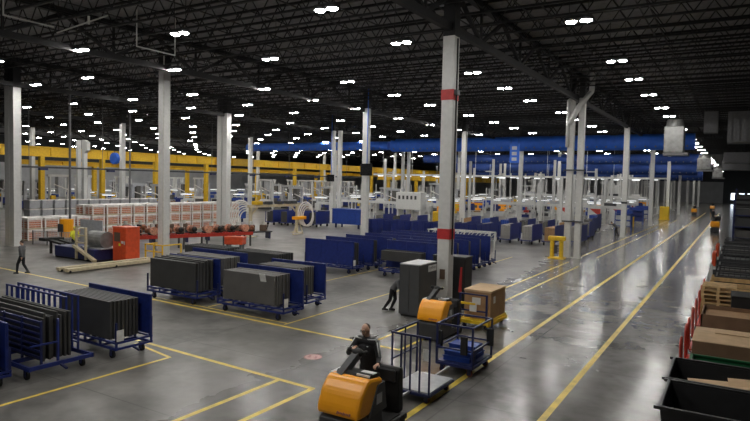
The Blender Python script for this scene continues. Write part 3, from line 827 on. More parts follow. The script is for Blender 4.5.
# white lined bins behind
wb = None
for i in range(12):
    for k in range(3):
        loc = (-58.8, 32.6+1.25*i, .9*k+.001); lb = 'white bin, %s tier, %s from left in the row behind the copper crates' % (tiers[k], ORD[i])
        if wb is None:
            wb = thing('white_bin', lb, 'bin', loc, 0, 'white bins')
            MB().prism([(-.5, .06), (.5, .06), (.56, .82), (-.56, .82)], 1, -.52, .52, .03).build('tub', 'lgrey', wb)
            MB().bb(-.58, .58, -.56, .56, .80, .87).build('lip', 'pale', wb)
            MB().bb(-.4, .4, -.4, .4, 0, .06).build('foot', 'offwhite', wb)
        else: dup(wb, loc, 0, lb)

t = thing('control_cabinet', 'orange-red control cabinet standing on the machine line at the left', 'cabinet', (-31.75, 23.3, 0))
MB().bb(-.62, .62, -.5, .5, .06, 2.08, .03).build('body', 'cab_orange', t)
MB().bb(-.64, .64, -.52, .52, 2.08, 2.14).build('top', 'cab_orange', t)
MB().bb(-.45, .1, -.52, -.5, 1.25, 1.8).build('window_panel', 'brown', t)
MB().bb(-.02, .12, -.53, -.5, 1.0, 1.14).build('yellow_label', 'hivis', t); MB().bb(.22, .4, -.53, -.5, 1.15, 1.3).build('white_label', 'paper', t)
for sx in (-.5, .5): MB().bb(sx-.08, sx+.08, -.45, .45, 0, .06).build('foot', 'rubber', t)
MB().cyl((.55, -.55, 1.1), (.55, -.55, 1.3), .03).build('handle', 'lgrey', t)

t = thing('floor_skid', 'long cream steel skid lying on the floor in front of the orange-red cabinet', 'skid', (-30.55, 21.4, 0))
for sx in (-.38, .38): MB().bb(sx-.14, sx+.14, -2.9, 2.9, .06, .24, .01).build('skid_beam', 'cream', t)
for sy in (-2.6, -.9, .9, 2.6): MB().bb(-.5, .5, sy-.1, sy+.1, .08, .2).build('cross_beam', 'cream', t)
for sx in (-.38, .38):
    for sy in (-2.75, 0, 2.75): MB().cyl((sx-.15, sy, .07), (sx+.15, sy, .07), .07, .07, 10).build('roller', 'rubber', t)

t = thing('assembly_machine', 'grey and cream assembly machine left of the orange-red cabinet, on a dark blue base', 'machine', (-34.6, 22.6, 0))
MB().bb(-2.2, 1.9, -.8, .9, .1, .75, .03).build('base', 'blue_dark', t)
MB().bb(-2.2, 1.9, -.75, .85, 0, .1).build('plinth', 'rubber', t)
MB().cyl((.5, 0, 1.3), (2.0, 0, 1.3), .5, .5, 18).build('drum', 'silver', t)
MB().bb(.1, 2.1, -.5, .5, .75, .82).build('bed', 'lgrey', t)
for sx in (.2, 1.15): MB().bar((sx, -.85, .1), (sx, -.85, 2.05), .12).build('guard_post', 'cream', t)
for z in (1.1, 1.55, 2.0): MB().bar((.2, -.85, z), (1.15, -.85, z), .08).build('guard_rail', 'cream', t)
MB().bar((.1, -.95, .9), (2.2, -.95, .12), .22, .14).build('stair_stringer', 'cream', t)
MB().bb(-3.7, -1.3, 1.9, 1.98, .02, 2.2).build('grey_panel', 'lgrey', t)
MB().bar((-4.1, -.2, .95), (-2.2, -.2, .75), .3, .12).bar((-4.1, .4, .95), (-2.2, .4, .75), .3, .12).build('arm', 'rubber', t)
MB().bb(-4.3, -3.6, -.6, .7, .86, 1.05).build('arm_head', 'rubber', t)
MB().bar((-3.95, 0, 0), (-3.95, 0, .95), .12).build('arm_leg', 'rubber', t)
# wire fence left of the machine
t = thing('wire_fence', 'low wire fence in front of the stock crates at the far left', 'fence', (-41.0, 25.9, 0), math.radians(20))
for i in range(7): MB().bb(-3.6+1.2*i-.03, -3.6+1.2*i+.03, -.03, .03, 0, 1.05).build('post', 'dgrey', t)
b = MB()
for i in range(61): b.bb(-3.6+.12*i-.015, -3.6+.12*i+.015, -.015, .015, .1, 1.0)
for z in (.1, .55, 1.0): b.bar((-3.6, 0, z), (3.6, 0, z), .03)
b.build('mesh', 'lgrey', t)
t = thing('tank_unit', 'orange-yellow tank on a dark pallet beside the far left column', 'tank', (-43.3, 26.6, 0))
MB().cyl((0, 0, .5), (0, 0, 1.85), .48, .48, 18).build('tank', 'orange', t); MB().bb(-.8, .8, -.6, .6, 0, .5).build('pallet', 'brown', t)
MB().bb(-.3, .3, -.52, -.44, .9, 1.5).build('panel', 'dgrey', t)

# conveyor line with motors right of the guarded column
t = thing('roller_conveyor', 'red edged roller conveyor running behind the guarded column', 'conveyor', (-34.3, 30.8, 0), math.radians(70))
for sy in (-.5, .5): MB().bb(-4.6, 4.6, sy-.06, sy+.06, .85, 1.1).build('side_rail', 'redpaint', t)
b = MB()
for i in range(37): b.cyl((-4.5+.25*i, -.44, .98), (-4.5+.25*i, .44, .98), .05, .05, 8)
b.build('rollers', 'lgrey', t)
for i in range(6):
    for sy in (-.5, .5): MB().bar((-4.4+1.76*i, sy, 0), (-4.4+1.76*i, sy, .9), .1).build('leg', 'dgrey', t)
mo = None
c, s = math.cos(math.radians(70)), math.sin(math.radians(70))
for i in range(9):
    x = -4.+1.0*i
    loc = (-34.3+c*x, 30.8+s*x, 1.101); lb = 'orange and black motor, %s from the left on the red edged conveyor' % ORD[i]
    if mo is None:
        mo = thing('motor', lb, 'motor', loc, math.radians(-20), 'motors on the conveyor')
        MB().cyl((-.3, 0, .3), (.25, 0, .3), .22, .22, 12).build('body', 'wheel', mo)
        MB().cyl((.25, 0, .3), (.5, 0, .3), .2, .12, 12).build('cover', 'rubber', mo); MB().bb(-.25, .3, -.2, .2, 0, .1).build('foot', 'rubber', mo)
        MB().cyl((-.55, 0, .3), (-.3, 0, .3), .28, .28, 12).build('flange', 'copper', mo)
    else: dup(mo, loc, math.radians(-20)+(PI if R.random() < .5 else 0), lb)
for i, (x, y, l) in enumerate(((-31.7, 32.5, 'low orange-red box on legs beside the right end of the motors'),)):
    t = thing('tool_box', l, 'box', (x, y, 0), .4)
    MB().bb(-.7, .7, -.4, .4, .35, .85, .03).build('body', 'cab_orange', t); MB().bb(-.72, .72, -.42, .42, .85, .92).build('lid', 'cab_orange', t)
    for sx in (-.5, .5): MB().bb(sx-.06, sx+.06, -.35, .35, 0, .35).build('leg', 'dgrey', t)

mp = None
for i in range(3):
    bx, by, ang = (-39.2, 31.0, 66), (-36.7, 38.0, 64), (-42.2, 33.8, 66)
    bx, by, ang = (bx, by, ang)[i]
    ca, sa = math.cos(math.radians(ang)), math.sin(math.radians(ang))
    t = thing('low_bench', 'long low dark bench of machine parts behind the red edged conveyor, %s' % ['left one', 'right one', 'rearmost one'][i], 'bench', (bx, by, 0), math.radians(ang))
    MB().bb(-2.9, 2.9, -.5, .5, .55, .65).build('top', 'dgrey', t)
    for sx in (-2.7, 0, 2.7): MB().bb(sx-.06, sx+.06, -.45, .45, 0, .55).build('leg', 'blue_dark', t)
    for k in range(5):
        x = -2.3+1.15*k; loc = (bx+ca*x, by+sa*x, .651)
        lb = 'machine part with dark housing, %s from left on the %s low bench' % (ORD[k], ['near left', 'near right', 'rear'][i])
        if mp is None:
            mp = thing('machine_part', lb, 'machine part', loc, 0, 'machine parts on the low benches')
            MB().bb(-.36, .2, -.3, .3, 0, .55, .05).build('housing', 'brown', mp)
            MB().cyl((.2, 0, .3), (.46, 0, .3), .24, .16, 12).build('end_cap', 'wheel', mp)
            MB().cyl((-.1, 0, .55), (-.1, 0, .85), .15, .15, 12).build('filter', 'offwhite', mp)
            MB().path([(-.3, -.33, .2), (0, -.38, .5), (.3, -.3, .45)], .04).build('hose', 'rubber', mp)
        else: dup(mp, loc, R.uniform(0, 6), lb)
# hoist frame and hoses
t = thing('hoist_frame', 'cream gantry hoist frame standing before the far dark board carts', 'gantry', (-37.3, 43.5, 0))
for sy in (-3.4, 3.2):
    MB().bar((0, sy, 0), (0, sy, 2.7), .22).build('post', 'cream', t)
    MB().bb(-.5, .5, sy-.35, sy+.35, 0, .06).build('base_plate', 'cream', t)
    MB().bar((0, sy, 1.9), (0, sy-.9*math.copysign(1, sy), 2.65), .12).build('brace', 'cream', t)
MB().bar((0, -3.7, 2.75), (0, 3.9, 2.75), .24).build('beam', 'cream', t)
MB().bb(-.4, .4, -2.9, -2.2, 2.87, 3.2, .04).build('hoist_motor', 'crane', t)
for y in (-1, .4, 1.7, 2.6): MB().bb(-.25, .25, y-.3, y+.3, 2.87, 3.15).build('trolley', 'dgrey', t)
t = thing('hose_hanger', 'cream triangle stand with an orange-yellow clamp below the white hoses', 'stand', (-35.7, 44.9, 0))
MB().bar((0, -.8, 0), (0, 0, 1.5), .07).bar((0, .8, 0), (0, 0, 1.5), .07).bar((0, -.8, .06), (0, .8, .06), .07).build('frame', 'cream', t)
MB().bb(-.3, .3, -.6, .9, 1.45, 1.75, .03).build('clamp', 'orange', t)
def hoses(x, y, zc, rx, rz, n, label, ang):
    t = thing('hose_coil', label, 'hose', (x, y, 0), ang)
    for i in range(n):
        pts = []
        k = 22; a, b_ = rx*(1-.09*i), rz*(1-.07*i)
        for j in range(k+1):
            q = 2*PI*j/k
            pts.append((a*math.cos(q)+.09*i, .07*i, zc+b_*math.sin(q)-.1*i))
        MB().path(pts, .07, 6).build('hose_loop', 'pale', t)
    MB().bar((0, .1, zc+rz-.1), (0, .1, 6.), .03).build('hanger', 'darkduct', t)
hoses(-40.3, 42.0, 1.75, 1.05, 1.4, 6, 'large coil of looped white hose in front of the wide double column', math.radians(40))
hoses(-35.7, 46.0, 1.95, .7, 1.15, 4, 'loops of white hose hanging at the right end of the cream hoist frame', math.radians(40))

# ------------------------------------------------------------------ distant assembly area
def station(kind):
    t = thing('work_station', '', 'work station')
    for sx in (-1.1, 1.1): MB().bb(sx-.06, sx+.06, .4, .52, 0, 2.9 if kind != 3 else 4.6).build('post', 'white', t)
    MB().bb(-1.15, 1.15, .42, .5, 2.3, 2.42).bb(-1.15, 1.15, -.5, .5, 2.8, 2.88).build('header', 'white', t)
    MB().bb(-1., 1., -.32, .05, 2.66, 2.74).build('tube_lamp', 'glow', t)
    MB().bb(-1.2, 1.2, -.5, .4, .85, .92).build('worktop', 'lgrey', t)
    for sx in (-1.1, 1.05): MB().bb(sx, sx+.06, -.45, .35, 0, .85).build('leg', 'white', t)
    mm = [('blue_mid', 'lgrey'), ('dgrey', 'yellow'), ('lgrey', 'redpaint'), ('board_grey', 'blue_mid'), ('white', 'dgrey'), ('blue', 'orange')][kind]
    MB().bb(-.95, -.25, -.4, .3, .925, 1.5+.1*kind, .03).build('machine', mm[0], t)
    MB().bb(.1, .8, -.35, .3, .925, 1.3, .03).cyl((.4, 0, 1.3), (.4, 0, 1.75), .12).build('fixture', mm[1], t)
    MB().bb(-1., 1., .15, .4, 1.75, 2.15).build('parts_bin', mm[(kind % 2)], t)
    MB().bb(-.9, .9, -.3, .3, .15, .6).build('lower_bin', ['dgrey', 'lgrey', 'blue', 'card', 'dgrey', 'white'][kind], t)
    return t
def frame_station(kind):
    t = thing('work_station', '', 'work station')
    H = 5.2 if kind == 6 else 4.2; m1 = 'white' if kind == 6 else 'lgrey'
    for sx in (-1.3, 1.3): MB().bb(sx-.1, sx+.1, -.2, .2, 0, H).build('frame_post', m1, t)
    MB().bb(-1.6, 1.6, -.25, .25, H-.3, H).bb(-1.3, 1.3, -.1, .1, H*.62, H*.62+.12).build('header', m1, t)
    MB().bb(-.35, .35, -.4, .4, H*.5, H-.3, .05).build('ram', 'lgrey' if kind == 6 else 'board_grey', t)
    MB().bb(-1.2, 1.2, -.9, .6, .3, 1.3, .03).build('bed', ['board_grey', 'blue'][kind-6], t)
    MB().bb(-.9, .9, -.7, .3, 1.3, 1.7).build('load', ['pale', 'lgrey'][kind-6], t)
    MB().cyl((-1.0, -.5, H*.75), (1.0, -.5, H*.6), .07).cyl((.9, -.4, H*.3), (1.2, -.4, H), .06).build('pipe', 'pale', t)
    MB().bb(-1.5, -.9, -.75, -.4, 1.5, 2.4).build('control_box', ['crane', 'lgrey'][kind-6], t)
    MB().bb(-1.3, 1.3, -.8, .5, 0, .3).build('base', 'dgrey', t)
    return t
SP = [station(k) for k in range(6)]+[frame_station(6), frame_station(7)]
used = [False]*8; OCC = [(-38.4, 72.8), (-29.4, 64), (-12.8, 85.5), (-11.9, 78.2), (-12.3, 91.5), (-12.6, 100)]
KL = ['with blue machine', 'with dark machine', 'with red fixture', 'with tall posts', 'with white machine', 'with orange fixture', 'under a tall grey frame', 'under a tall dark press']
def put_station(k, x, y, rz, label, group):
    OCC.append((x, y))
    if not used[k]:
        used[k] = True; o = SP[k]; o.location = (x, y, 0); o.rotation_euler = (0, 0, rz); o['label'] = label; o['group'] = group
    else: dup(SP[k], (x, y, 0), rz, label, group)
rows = [(47, -96, -65, 3.4), (54, -104, -63, 3.3), (62, -110, -64, 3.3), (70, -68, -46, 3.2), (79, -112, -32, 3.2), (86, -108, -34, 3.2), (93, -112, -13, 3.6), (101, -98, -13, 3.9), (109, -100, -13, 4.2), (122, -100, -13, 4.6), (138, -100, -13, 5.2)]
for r, (y, x0, x1, st) in enumerate(rows):
    x = x0; k = 0
    while x < x1:
        X = x+R.uniform(-.4, .4); Y = y+R.uniform(-1.2, 1.2); kind = R.choice([0, 1, 2, 3, 3, 4, 4, 5]) if X > -40 else R.choice([0, 1, 3, 4, 6, 6, 7, 7])
        if inview((X, Y, 1), 10) and all(abs(X-a) > 3.25 or abs(Y-c_) > 3.3 for a, c_ in OCC) and all(abs(X-gx) > 1.9 or abs((Y % 22.3)-0) > 1.6 for gx in GX) and abs(X+75) > 1.9 and abs(X+84) > 1.9 and abs(X+60) > 1.9 and k < 39 and not (abs(X+62.5) < 2 and abs(Y % 22.2) < 2.5):
            put_station(kind, X, Y, R.choice([0, 0, .02, PI/2]), 'work station %s, %s from left in the %s distant row' % (KL[kind], ORD[k], ORD[r]), '%s distant row of work stations' % ORD[r]); k += 1
        x += st
# thin white posts standing over the stations
SPO = []
for i in range(230):
    y = R.uniform(76, 175); x = R.uniform(-62, -12) if i % 3 else R.uniform(-30, -12)
    if any(abs(x-gx) < 1.2 for gx in GX) or any(abs(x-a) < 1.9 and abs(y-c_) < 1.9 for a, c_ in OCC) or any(abs(y-q) < 1.7 for q in (82.5, 104.6, 74.5, 79.5, 112, 130, 150, 95, 118)) or abs(x+60) < 1.6 or any(abs(x-gx) < 1.2 for gx in (-75, -84)): continue
    if any(abs(x-a) < 1.5 and abs(y-c_) < 1.0 for a, c_ in SPO): continue
    SPO.append((x, y))
    h = R.uniform(5.5, 9.2)
    lb = 'thin white service post standing among the distant work stations'
    b = MB().bb(-.16, .16, -.16, .16, 0, h); b.bb(-.3, .3, -.3, .3, 0, .05)
    if R.random() < .4: b.bb(-1.2, 0, -.08, .08, h-.5, h-.34)
    tag(b.build('service_post', 'white', None, (x, y, 0)), lb, 'post', 'thin white service posts')
# white conveyor line along the back of the carts
for i, (x0, x1, y, z, l) in enumerate(((-30, -12.5, 82.5, 2.6, 'long white raised conveyor behind the double column with the angled duct'), (-52, -33, 74.5, 2.3, 'long white raised conveyor behind the nearest column'), (-33, -12.5, 104.6, 3.6, 'long white raised conveyor further back above the red and white panels'))):
    t = thing('raised_conveyor', l, 'conveyor', ((x0+x1)/2, y, 0)); h = (x1-x0)/2
    for sy in (-.5, .5): MB().bb(-h, h, sy-.06, sy+.06, z-.2, z+.15).build('side_rail', 'white', t)
    MB().bb(-h, h, -.44, .44, z-.05, z).build('belt', 'lgrey', t)
    n = int(2*h/3)
    for j in range(n+1):
        for sy in (-.5, .5): MB().bb(-h+2*h*j/n-.08, -h+2*h*j/n+.08, sy-.05, sy+.05, 0, z-.2).build('leg', 'white', t)
    for j in range(n): 
        MB().bb(-h+2*h*(j+.3)/n, -h+2*h*(j+.7)/n, -.3, .3, z, z+.5).build('load_tray', R.choice(['lgrey', 'dgrey', 'white']), t)
# red and white slanted panels
t0 = None
for i, (x, y) in enumerate(((-15.6, 79.5), (-12.9, 80.2), (-19.5, 79.5))):
    lb = 'red and white slanted panel stand, %s beyond the carts by the double column' % ['middle one', 'right one', 'left one'][i]
    if t0 is None:
        t0 = thing('panel_stand', lb, 'panel stand', (x, y, 0), 0, 'red and white panel stands')
        MB().bb(-.8, .8, -.05, .05, .7, 2.5).build('panel', 'white', t0)
        MB().prism([(-.6, 2.4), (.75, 2.4), (.75, 1.4)], 1, -.07, -.05).build('red_corner', 'redpaint', t0)
        for sx in (-.7, .7): MB().bb(sx-.05, sx+.05, -.3, .3, 0, .7).build('leg', 'white', t0)
    else: dup(t0, (x, y, 0), 0, lb)
t = thing('safety_rail', 'yellow safety rail beside the red and white panels', 'rail', (-12.8, 85.5, 0))
for sx in (-1, 0, 1): MB().bb(sx-.07, sx+.07, -.07, .07, 0, 1.3).build('post', 'yellow', t)
for z in (.6, 1.2): MB().bb(-1.1, 1.1, -.09, -.05, z-.1, z+.15).build('rail', 'yellow', t)
t = thing('lift_guard', 'yellow guard box at the column beside the far tow tractor', 'guard', (-10.4, 109.5, 0))
MB().bb(-.7, .7, -.5, .5, .1, 2.2, .05).build('body', 'yellow', t); MB().bb(-.8, .8, -.6, .6, 0, .1).build('base', 'yellow', t)
# blue racks by the aisle
for i, (x, y) in enumerate(((-11.9, 78.2), (-12.3, 91.5), (-12.6, 100.))):
    t = thing('parts_rack', 'bright blue parts rack by the main aisle, %s beyond the stooping person' % ORD[i], 'rack', (x, y, 0))
    for sx in (-.9, .9):
        for sy in (-.5, .5): MB().bb(sx-.05, sx+.05, sy-.05, sy+.05, 0, 2.4).build('post', 'blue_mid', t)
    for z in (.5, 1.2, 1.9): MB().bb(-.95, .95, -.55, .55, z, z+.06).build('shelf', 'blue_mid', t)
    for z in (.561, 1.261): MB().bb(-.8, .8, -.45, .45, z, z+.5).build('load', ['lgrey', 'blue', 'lgrey'][i], t)
    MB().bb(-.95, .95, .5, .55, .5, 2.4).build('back_panel', 'blue_mid', t)
# white control box block left of the nearest column
t = thing('control_housing', 'white housing with a row of dark openings left of the nearest column', 'machine', (-38.4, 72.8, 0))
MB().bb(-1.9, 1.9, -.8, .8, 1.5, 3.9, .06).build('housing', 'white', t)
for i in range(5): MB().bb(-1.5+.62*i, -1.2+.62*i, -.83, -.8, 2.9, 3.4).build('opening', 'dgrey', t)
for sx in (-1.7, 1.7): MB().bb(sx-.12, sx+.12, -.6, .6, 0, 1.5).build('leg', 'white', t)
t = thing('lift_table', 'orange-yellow machine behind the nearest column', 'machine', (-29.4, 64., 0))
MB().bb(-1.1, 1.1, -.7, .7, .2, 1.9, .08).build('body', 'crane', t); MB().bb(-.6, .6, -.6, .6, 1.9, 2.5, .05).build('top', 'orange', t)
MB().bb(-1.15, 1.15, -.75, .75, 0, .2).build('base', 'rubber', t)

# ------------------------------------------------------------------ right foreground
def bulk_bin(loc, label, L=3.0, W=1.85, h=1.0):
    t = thing('bulk_bin', label, 'bin', loc)
    b = MB(); w = .045
    b.bb(0.12, L, -W/2+.1, W/2-.1, .08, .14)
    b.prism([(-W/2+.08, .1), (W/2-.08, .1), (W/2, h), (-W/2, h)], 0, L-w, L)
    # sloping left wall
    b.prism([(.12, .1), (.12+w, .1), (w, h), (0, h)], 1, -W/2+.03, W/2-.03)
    for s in (-1, 1): b.prism([(s*(W/2-.08), .1), (s*(W/2-.08-w), .1), (s*(W/2-w), h), (s*W/2, h)], 0, .05, L)
    b.build('tub', 'bin', t)
    r = MB()
    for s in (-1, 1): r.bar((-.1, s*(W/2), h+.02), (L, s*(W/2), h+.02), .075, .06)
    r.bar((0, -W/2, h+.02), (0, W/2, h+.02), .06); r.build('rim', 'bin', t)
    for x in (.35, L-.3):
        for s in (-1, 1): MB().bb(x-.08, x+.08, s*(W/2-.25)-.08, s*(W/2-.25)+.08, 0, .08).build('foot', 'rubber', t)
    return t
bulk_bin((-1.18, 15.45, 0), 'open black bulk bin at the right edge holding torn cardboard', W=1.86)
bulk_bin((-1.12, 13.45, 0), 'open black bulk bin at the lower right corner, nearest the camera', W=1.9)
for i, (x, y, z, rx, ry, rz, sx, sy, m, l) in enumerate(((-.15, 15.0, .95, -.05, -.06, .08, 1.3, .6, 'card_light', 'torn tan cardboard sheet lying highest in the black bulk bin'), (.6, 15.6, .32, .1, -.12, -.2, 1.5, .8, 'card', 'brown cardboard sheet lying low in the black bulk bin'))):
    o = MB().box((0, 0, 0), (sx, sy, .015), (rx, ry, rz)).box((sx*.3, sy*.1, .06), (sx*.4, sy*.7, .012), (rx+.3, ry, rz)).build('cardboard_sheet', m, None, (x, y, z)); tag(o, l, 'cardboard')
t = thing('green_bin', 'green bin with its rim showing behind the black bulk bins', 'bin', (.35, 17.02, 0))
b = MB()
for sy in (-.42, .38): b.bb(-1.2, 1.2, sy, sy+.04, .1, .9)
for sx in (-1.2, 1.16): b.bb(sx, sx+.04, -.42, .42, .1, .9)
b.bb(-1.2, 1.2, -.42, .42, .06, .1); b.build('tub', 'green', t)
b = MB(); b.bb(-1.24, 1.24, -.46, -.40, .86, .94); b.bb(-1.24, 1.24, .38, .44, .86, .94); b.bb(-1.24, -1.18, -.46, .44, .86, .94); b.bb(1.18, 1.24, -.46, .44, .86, .94); b.build('rim', 'green', t)
for sx in (-1, 1): MB().bb(sx-.1, sx+.1, -.35, .35, 0, .06).build('foot', 'rubber', t)
def trolley(y, L, label):
    t = thing('red_trolley', label, 'trolley', (-.05, y, 0))
    MB().bb(-1.0, 1.3, -L/2, L/2, .16, .22).build('deck', 'redpaint', t)
    for sy in (-L/2+.12, L/2-.12):
        MB().path([(-1.1, sy-.1, .2), (-1.12, sy-.1, 1.0), (-1.12, sy+.0, 1.12), (-1.12, sy+.25, 1.12), (-1.1, sy+.28, .2)], .035, 8).build('handle_hoop', 'redpaint', t, smooth=False)
    MB().bar((-1.05, -L/2, .19), (-1.05, L/2+.2, .19), .06).build('side_rail', 'redpaint', t)
    for sx in (-.8, 1.1):
        for sy in (-L/2+.2, L/2-.2): MB().cyl((sx-.03, sy, .08), (sx+.03, sy, .08), .08, .08, 12).build('wheel', 'rubber', t)
trolley(19., 2.1, 'red tubular trolley under the tan topped carton, nearest of the red trolleys')
trolley(22., 2.1, 'red tubular trolley under the dark brown carton')
trolley(25.9, 2.3, 'red tubular trolley under the stack of wooden pallets')
trolley(29.6, 2.2, 'red tubular trolley furthest from the camera, behind the stack of pallets')
t = thing('carton', 'large carton with folded tan top flaps on the nearest red trolley', 'carton', (.2, 19.0, .222))
MB().bb(-1.1, 1.1, -.95, .95, 0, .92, .01).build('body', 'card_dark', t)
MB().box((0, -.48, .95), (2.22, .96, .015), (.05, 0, 0)).build('top_flap', 'card_light', t); MB().box((0, .48, .95), (2.22, .96, .015), (-.05, 0, 0)).build('top_flap', 'card_light', t)
MB().bb(-.6, .8, .0, .6, .99, 1.01).build('loose_flap', 'card_light', t)
t = thing('carton', 'dark brown open carton on the second red trolley', 'carton', (.1, 22.0, .222))
b = MB()
for sy in (-.9, .86): b.bb(-.95, .95, sy, sy+.04, 0, 1.1)
for sx in (-.95, .91): b.bb(sx, sx+.04, -.9, .9, 0, 1.1)
b.bb(-.95, .95, -.9, .9, 0, .04); b.build('body', 'card_dark', t)
MB().bb(-.9, .9, -.85, .85, .5, .98).build('contents', 'card', t)
pl = None
for i in range(9):
    lb = 'wooden pallet, %s from the floor in the stack on the third red trolley' % ORD[i]
    loc = (-.48+R.uniform(-.03, .03), 25.8+R.uniform(-.03, .03), .222+.157*i)
    if pl is None:
        pl = thing('wooden_pallet', lb, 'pallet', loc, 0, 'stacked wooden pallets')
        b = MB()
        for j in range(6): b.bb(-.55, .55, -.6+.22*j, -.46+.22*j, .125, .155)
        b.build('top_boards', 'wood', pl)
        b = MB()
        for x in (-.5, 0, .5): b.bb(x-.05, x+.05, -.6, .64, .025, .125)
        b.build('stringers', 'wood', pl)
        MB().bb(-.55, .55, -.6, -.48, 0, .025).bb(-.55, .55, .52, .64, 0, .025).build('bottom_boards', 'wood', pl)
    else: dup(pl, loc, R.uniform(-.02, .02), lb)
t = thing('wooden_crate', 'open wooden crate standing on the furthest red trolley', 'crate', (.1, 29.6, .222))
b = MB()
for k in range(5):
    z = .05+.22*k
    b.bb(-1., 1., -.9, -.86, z, z+.17); b.bb(-1., 1., .86, .9, z, z+.17); b.bb(-1., -.96, -.86, .86, z, z+.17); b.bb(.96, 1., -.86, .86, z, z+.17)
b.bb(-1., 1., -.9, .9, 0, .05); b.build('slats', 'wood', t)
for sx in (-.93, .93):
    for sy in (-.83, .83): MB().bb(sx-.05, sx+.05, sy-.05, sy+.05, .05, 1.2).build('corner_post', 'wood', t)
t = thing('black_carton', 'tall black box behind the tan topped carton at the right edge', 'box', (.78, 23.85, 0))
MB().bb(-.85, .95, -.6, .6, .12, 1.62, .02).build('body', 'bin', t); MB().bb(-.87, .97, -.62, .62, 1.6, 1.66).build('lid', 'rubber', t)
MB().bb(-.85, .95, -.6, .6, 0, .12).build('pallet', 'wood', t)
def cage(x, y, label, w=2.2, d=1.6, h=1.1, load='rubber'):
    t = thing('mesh_container', label, 'container', (x, y, 0))
    b = MB()
    n = 9
    for i in range(n+1):
        for sy in (-d/2, d/2): b.bar((-w/2+w*i/n, sy, .2), (-w/2+w*i/n, sy, h), .025)
        if i < 7:
            for sx in (-w/2, w/2): b.bar((sx, -d/2+d*i/6, .2), (sx, -d/2+d*i/6, h), .025)
    for z in (.2, .5, .8):
        for sy in (-d/2, d/2): b.bar((-w/2, sy, z), (w/2, sy, z), .025)
        for sx in (-w/2, w/2): b.bar((sx, -d/2, z), (sx, d/2, z), .025)
    b.build('mesh', 'dgrey', t)
    r = MB()
    for sy in (-d/2, d/2): r.bar((-w/2, sy, h), (w/2, sy, h), .07)
    for sx in (-w/2, w/2): r.bar((sx, -d/2, h), (sx, d/2, h), .07)
    r.build('top_rim', 'dgrey', t)
    for sx in (-w/2, w/2):
        for sy in (-d/2, d/2): MB().bar((sx, sy, 0), (sx, sy, h), .08).build('corner_post', 'dgrey', t)
    MB().bb(-w/2+.05, w/2-.05, -d/2+.05, d/2-.05, .14, .2).build('floor_plate', 'dgrey', t)
    MB().bb(-w/2+.08, w/2-.08, -d/2+.08, d/2-.08, .2, h*.8).build('load', load, t)
for i, y in enumerate((33.2, 35.6, 38.2, 42, 45, 48.2, 51.5, 55)):
    cage(.35, y, 'dark wire mesh container, %s from the camera along the right edge of the main aisle' % ORD[i], h=1.1 if i < 3 else 1.35, load=['rubber', 'cabgrey', 'board_grey', 'cabgrey', 'rubber', 'board_grey', 'cabgrey', 'rubber'][i])
for i, (y, l) in enumerate(((43.5, 'nearer orange-red and white barrier board beside the wire mesh containers'), (49.7, 'farther orange-red and white barrier board beside the wire mesh containers'))):
    t = thing('barrier_board', l, 'barrier', (-1.15, y, 0))
    MB().bb(-.1, .1, -1.0, 1.0, .45, 1.25, .02).build('board', 'cab_orange', t)
    MB().bb(-.11, .11, -1.0, 1.0, .25, .42).build('stripe', 'paper', t)
    for sy in (-.8, .8): MB().bb(-.25, .25, sy-.06, sy+.06, 0, .3).build('foot', 'dgrey', t)
t = thing('rope_barrier', 'low white rail along the aisle edge beside the nearest mesh containers', 'rail', (-1.2, 37, 0))
for sy in (-4, -1.4, 1.4, 4): MB().bb(-.05, .05, sy-.05, sy+.05, 0, .7).build('post', 'white', t)
MB().bar((0, -4, .66), (0, 4, .66), .07).build('rail', 'white', t)
for i, (y, h) in enumerate(((61.5, 4.2), (67.5, 4.8), (74.5, 4.8), (96, 5.4))):
    t = thing('storage_rack', 'dark storage rack, %s along the right side of the main aisle' % ORD[i], 'rack', (2.1, y, 0))
    for sx in (-2.4, 2.4):
        for sy in (-2.5, 0, 2.5): MB().bb(sx-.07, sx+.07, sy-.07, sy+.07, 0, h).build('upright', 'blue_dark', t)
    n = 4
    for k in range(n):
        z = .15+(h-.4)/n*k
        MB().bb(-2.45, 2.45, -2.55, 2.55, z, z+.1).build('shelf', 'blue_dark', t)
        for q in range(3):
            MB().bb(-2.3, 2.2, -2.35+1.6*q, -1.05+1.6*q, z+.1, z+.1+R.uniform(.4, .8)).build('stock', R.choice(['rubber', 'cabgrey', 'bin', 'board_grey']), t)

# ------------------------------------------------------------------ people
def solid(b, name, m, voxel, parent, smooth=4, label=None):
    """fuse overlapping rounded pieces into one continuous skin"""
    o = bpy.data.objects.new(name, b.mesh(name, m)); COL.objects.link(o)
    md = o.modifiers.new('r', 'REMESH'); md.mode = 'VOXEL'; md.voxel_size = voxel; md.use_smooth_shade = True
    sm = o.modifiers.new('s', 'SMOOTH'); sm.factor = .5; sm.iterations = smooth
    dg = bpy.context.evaluated_depsgraph_get()
    me = bpy.data.meshes.new_from_object(o.evaluated_get(dg)); me.name = name
    old = o.data; o.modifiers.clear(); o.data = me; bpy.data.meshes.remove(old)
    if not me.materials: me.materials.append(M[m])
    me.polygons.foreach_set('use_smooth', [True]*len(me.polygons))
    o.parent = parent
    if label: o['label'] = label
    return o
BASE = dict(pelvis=(0, 0, .95), chest=(0, 0, 1.28), neck=(0, .01, 1.47), head=(0, -.02, 1.635),
            shL=(.185, 0, 1.41), elL=(.235, .02, 1.13), wrL=(.235, -.06, .89), hdL=(0, -.25, -1),
            shR=(-.185, 0, 1.41), elR=(-.235, .02, 1.13), wrR=(-.235, -.06, .89), hdR=(0, -.25, -1),
            hipL=(.09, 0, .91), knL=(.10, -.03, .50), anL=(.10, .02, .085), hipR=(-.09, 0, .91), knR=(-.10, -.03, .50), anR=(-.10, .02, .085),
            toe=(0, -1, 0), face=(0, -1, 0), curl=.6)
